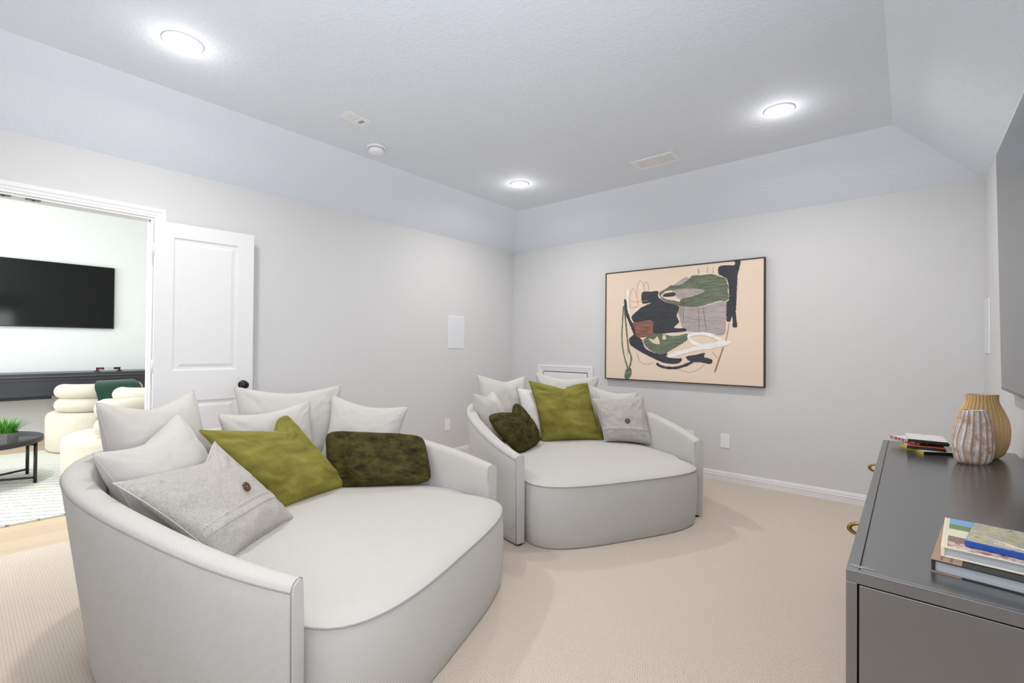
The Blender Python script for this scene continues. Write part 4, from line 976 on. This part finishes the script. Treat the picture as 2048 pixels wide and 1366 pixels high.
# coffee table with tray top
ct = thing('coffee_table', (-2.13, -4.60, FZ), 'round black metal tray coffee table in the next room', 'coffee table')
MB().lathe([(0, .350), (.478, .350), (.485, .353), (.485, .392), (.481, .394), (.478, .392), (.478, .358), (0, .358)], seg=96).build('tray_top', M['black_metal'], ct)
angs = [R(65), R(120), R(245), R(300)]
for a in angs: MB().tube([(.462 * math.cos(a), .462 * math.sin(a), 0), (.462 * math.cos(a), .462 * math.sin(a), .349)], .0125, 14).build('leg', M['black_metal'], ct)
for a, c in ((angs[0], angs[2]), (angs[1], angs[3])):
    for z in (.045, .335): MB().tube([(.462 * math.cos(a), .462 * math.sin(a), z), (.462 * math.cos(c), .462 * math.sin(c), z)], .0095, 12).build('crossbar', M['black_metal'], ct)
pp_ = thing('potted_plant', (-1.985, -4.355, FZ + .3585), 'spiky green grass plant in a grey concrete pot on the coffee table', 'plant')
MB().lathe([(.0, 0), (.078, 0), (.088, .095), (.082, .095), (.078, .085)], seg=6).build('pot', M['concrete'], pp_)
for f in bpy.data.meshes[-1].polygons if False else pp_.children[0].data.polygons: f.use_smooth = False
MB().lathe([(.079, .084), (.04, .088), (0, .089)], seg=6).build('soil', M['soil'], pp_)
lf = MB(); rnd = random.Random(3)
for i in range(230):
    a = rnd.uniform(0, 2 * PI); r0 = .055 * math.sqrt(rnd.random()); ln = rnd.uniform(.09, .17); lean = rnd.uniform(.05, 1.0) ** 1.0
    base = Vector((r0 * math.cos(a), r0 * math.sin(a), .085)); d = Vector((math.cos(a + rnd.uniform(-.5, .5)), math.sin(a + rnd.uniform(-.5, .5)), 0)); sd = Vector((-d.y, d.x, 0))
    vs = []
    for k_ in range(5):
        t_ = k_ / 4; p = base + d * (ln * lean * (t_ * .55 + .45 * t_ * t_)) + Vector((0, 0, ln * (t_ - .38 * lean * t_ * t_))); w = .0042 * (1 - t_ ** 1.6) + .0003
        vs += [p - sd * w, p + Vector((0, 0, -.0008)), p + sd * w]
    lf.add(vs, [(3 * q + e, 3 * q + e + 1, 3 * q + e + 4, 3 * q + e + 3) for q in range(4) for e in (0, 1)], 0, None, True)
lf.build('foliage', M['leaf'], pp_)
# shuffleboard table along the far wall
sx0, sx1, sy0, sy1 = -4.76, -4.27, -6.3, -2.55
sb = thing('shuffleboard_table', (-4.5, -4.4, -.004), 'long dark shuffleboard table along the far wall of the next room', 'game table')
ox, oy = -4.5, -4.4
MB().rbox(sx0 - ox, sx1 - ox, sy0 - oy, sy1 - oy, .575, .80, .004).build('cabinet', M['shuffle'], sb)
b = MB(); x = sx1 - ox
b.rbox(x - .002, x + .010, sy0 - oy, sy1 - oy, .76, .80, .002).rbox(x - .002, x + .010, sy0 - oy, sy1 - oy, .575, .615, .002)
b.rbox(x - .002, x + .010, sy0 - oy, sy0 - oy + .07, .615, .76, .002).rbox(x - .002, x + .010, sy1 - oy - .42, sy1 - oy - .35, .615, .76, .002)
b.build('side_frame', M['shuffle'], sb)
MB().rbox(sx0 - ox - .012, sx1 - ox + .02, sy0 - oy - .015, sy1 - oy + .015, .80, .855, .006).build('top_rail', M['shuffle'], sb)
MB().rbox(sx1 - ox + .019, sx1 - ox + .022, sy0 - oy, sy1 - oy, .812, .820, .001).build('rail_strip', M['shuffle_edge'], sb)
for yy in (-5.9, -5.2, -2.95): MB().rbox(sx0 + .06 - ox, sx1 - .06 - ox, yy - .06 - oy, yy + .06 - oy, 0, .575, .005).build('leg', M['shuffle'], sb)
MB().rbox(sx0 + .1 - ox, sx1 - .02 - ox, -4.9 - oy, -3.86 - oy, .535, .575, .003).build('under_tray', M['black_metal'], sb)
sc_ = thing('score_counter', (-4.40, -3.30, .851), 'bead score counter with red and black beads standing on the dark shuffleboard table', 'score counter')
for y in (-.115, .115):
    MB().rbox(-.02, .02, y - .03, y + .03, 0, .012, .003).rbox(-.008, .008, y - .012, y + .012, .01, .055, .003).build('post', M['black_metal'], sc_)
MB().tube([(0, -.115, .04), (0, .115, .04)], .0025, 8).build('wire', M['chrome'], sc_)
for i in range(5): MB().lathe([(.004, -.006), (.016, -.004), (.016, .004), (.004, .006)], seg=18, M_=Matrix.Translation((0, -.10 + .0125 * i, .04)) @ Matrix.Rotation(PI / 2, 4, 'X')).build('bead', M['red_bead'] if i < 3 else M['black_metal'], sc_)
for i in range(4): MB().lathe([(.004, -.006), (.016, -.004), (.016, .004), (.004, .006)], seg=18, M_=Matrix.Translation((0, .10 - .0125 * i, .04)) @ Matrix.Rotation(PI / 2, 4, 'X')).build('bead', M['black_metal'], sc_)

# ------------------------------------------------------------------ light
def area(name, loc, rot, sx, sy, power, col, spread=PI, shape='RECTANGLE'):
    l = bpy.data.lights.new(name, 'AREA'); l.shape = shape; l.size = sx
    if shape == 'RECTANGLE': l.size_y = sy
    l.energy = power; l.color = col; l.spread = spread
    o = bpy.data.objects.new(name, l); COL.objects.link(o); o.location = loc; o.rotation_euler = rot; return o
for i, (x, y) in enumerate(((1.068, -3.912), (3.27, -1.22), (1.08, -1.2), (3.27, -3.912))):
    area('downlight', (x, y, ZC - .026), (0, 0, 0), .14, 0, CAN_W, (1, .965, .92), R(170), 'DISK')
for i, (x, y) in enumerate(((1.068, -3.912), (3.27, -1.22), (1.08, -1.2), (3.27, -3.912))):
    l = bpy.data.lights.new('lens_glow', 'POINT'); l.energy = 2.0; l.shadow_soft_size = .04; l.color = (1, .97, .94)
    o = bpy.data.objects.new('lens_glow', l); COL.objects.link(o); o.location = (x, y, ZC - .09)
area('added_back_fill', ((WX0 + WX1) / 2, YD - .12, (WZ0 + WZ1) / 2), (R(90 + 35), 0, 0), WX1 - WX0, WZ1 - WZ0, BACK_FILL_W, (.94, .97, 1))  # added fill from behind the camera, tilted up to brighten the ceiling
area('added_side_fill', (W + .12, (VY0 + VY1) / 2, (VZ0 + VZ1) / 2), (0, R(90 + 35), 0), VZ1 - VZ0, VY1 - VY0, SIDE_FILL_W, (.95, .975, 1))  # added fill beside the camera, tilted up towards the ceiling
area('next_room_daylight', (-2.45, -8.15, 1.4), (R(90), 0, 0), 3.7, 2.1, WIN2_W, (.985, 1, 1))
area('next_room_ceiling_light', (-2.4, -4.2, 3.36), (0, 0, 0), .5, 0, NR_W, (1, 1, 1), PI, 'DISK')
area('next_room_door_light', (-1.05, -4.75, 3.36), (0, 0, 0), .25, 0, NRD_W, (.84, .94, 1), PI, 'DISK')
w = bpy.data.worlds.new('World'); SC.world = w; w.use_nodes = True
w.node_tree.nodes['Background'].inputs[0].default_value = (.8, .9, 1, 1); w.node_tree.nodes['Background'].inputs[1].default_value = 1.0

# ------------------------------------------------------------------ camera
cam = bpy.data.cameras.new('Camera'); co = bpy.data.objects.new('Camera', cam); COL.objects.link(co); SC.camera = co
cam.sensor_width = 36; cam.lens = 940.4 / 2048 * 36; cam.clip_start = .05; cam.clip_end = 60
F_ = Vector((-.64533691, .76384267, .00919987)); R_ = Vector((.763898, .6452849, .00819956)); U_ = Vector((-3.26637e-4, -.0123192, .99992406))
co.matrix_world = Matrix(((R_.x, U_.x, -F_.x, 3.9137), (R_.y, U_.y, -F_.y, -4.6463), (R_.z, U_.z, -F_.z, 1.2413), (0, 0, 0, 1)))
vs_ = SC.view_settings; vs_.view_transform = 'Standard'; vs_.look = 'None'; vs_.gamma = 1; vs_.use_curve_mapping = False; vs_.exposure = EXPO
SC.cycles.use_denoising = True
SC.cycles.max_bounces = 10; SC.cycles.diffuse_bounces = 6; SC.cycles.caustics_reflective = False; SC.cycles.caustics_refractive = False
SC.cycles.sample_clamp_indirect = 6
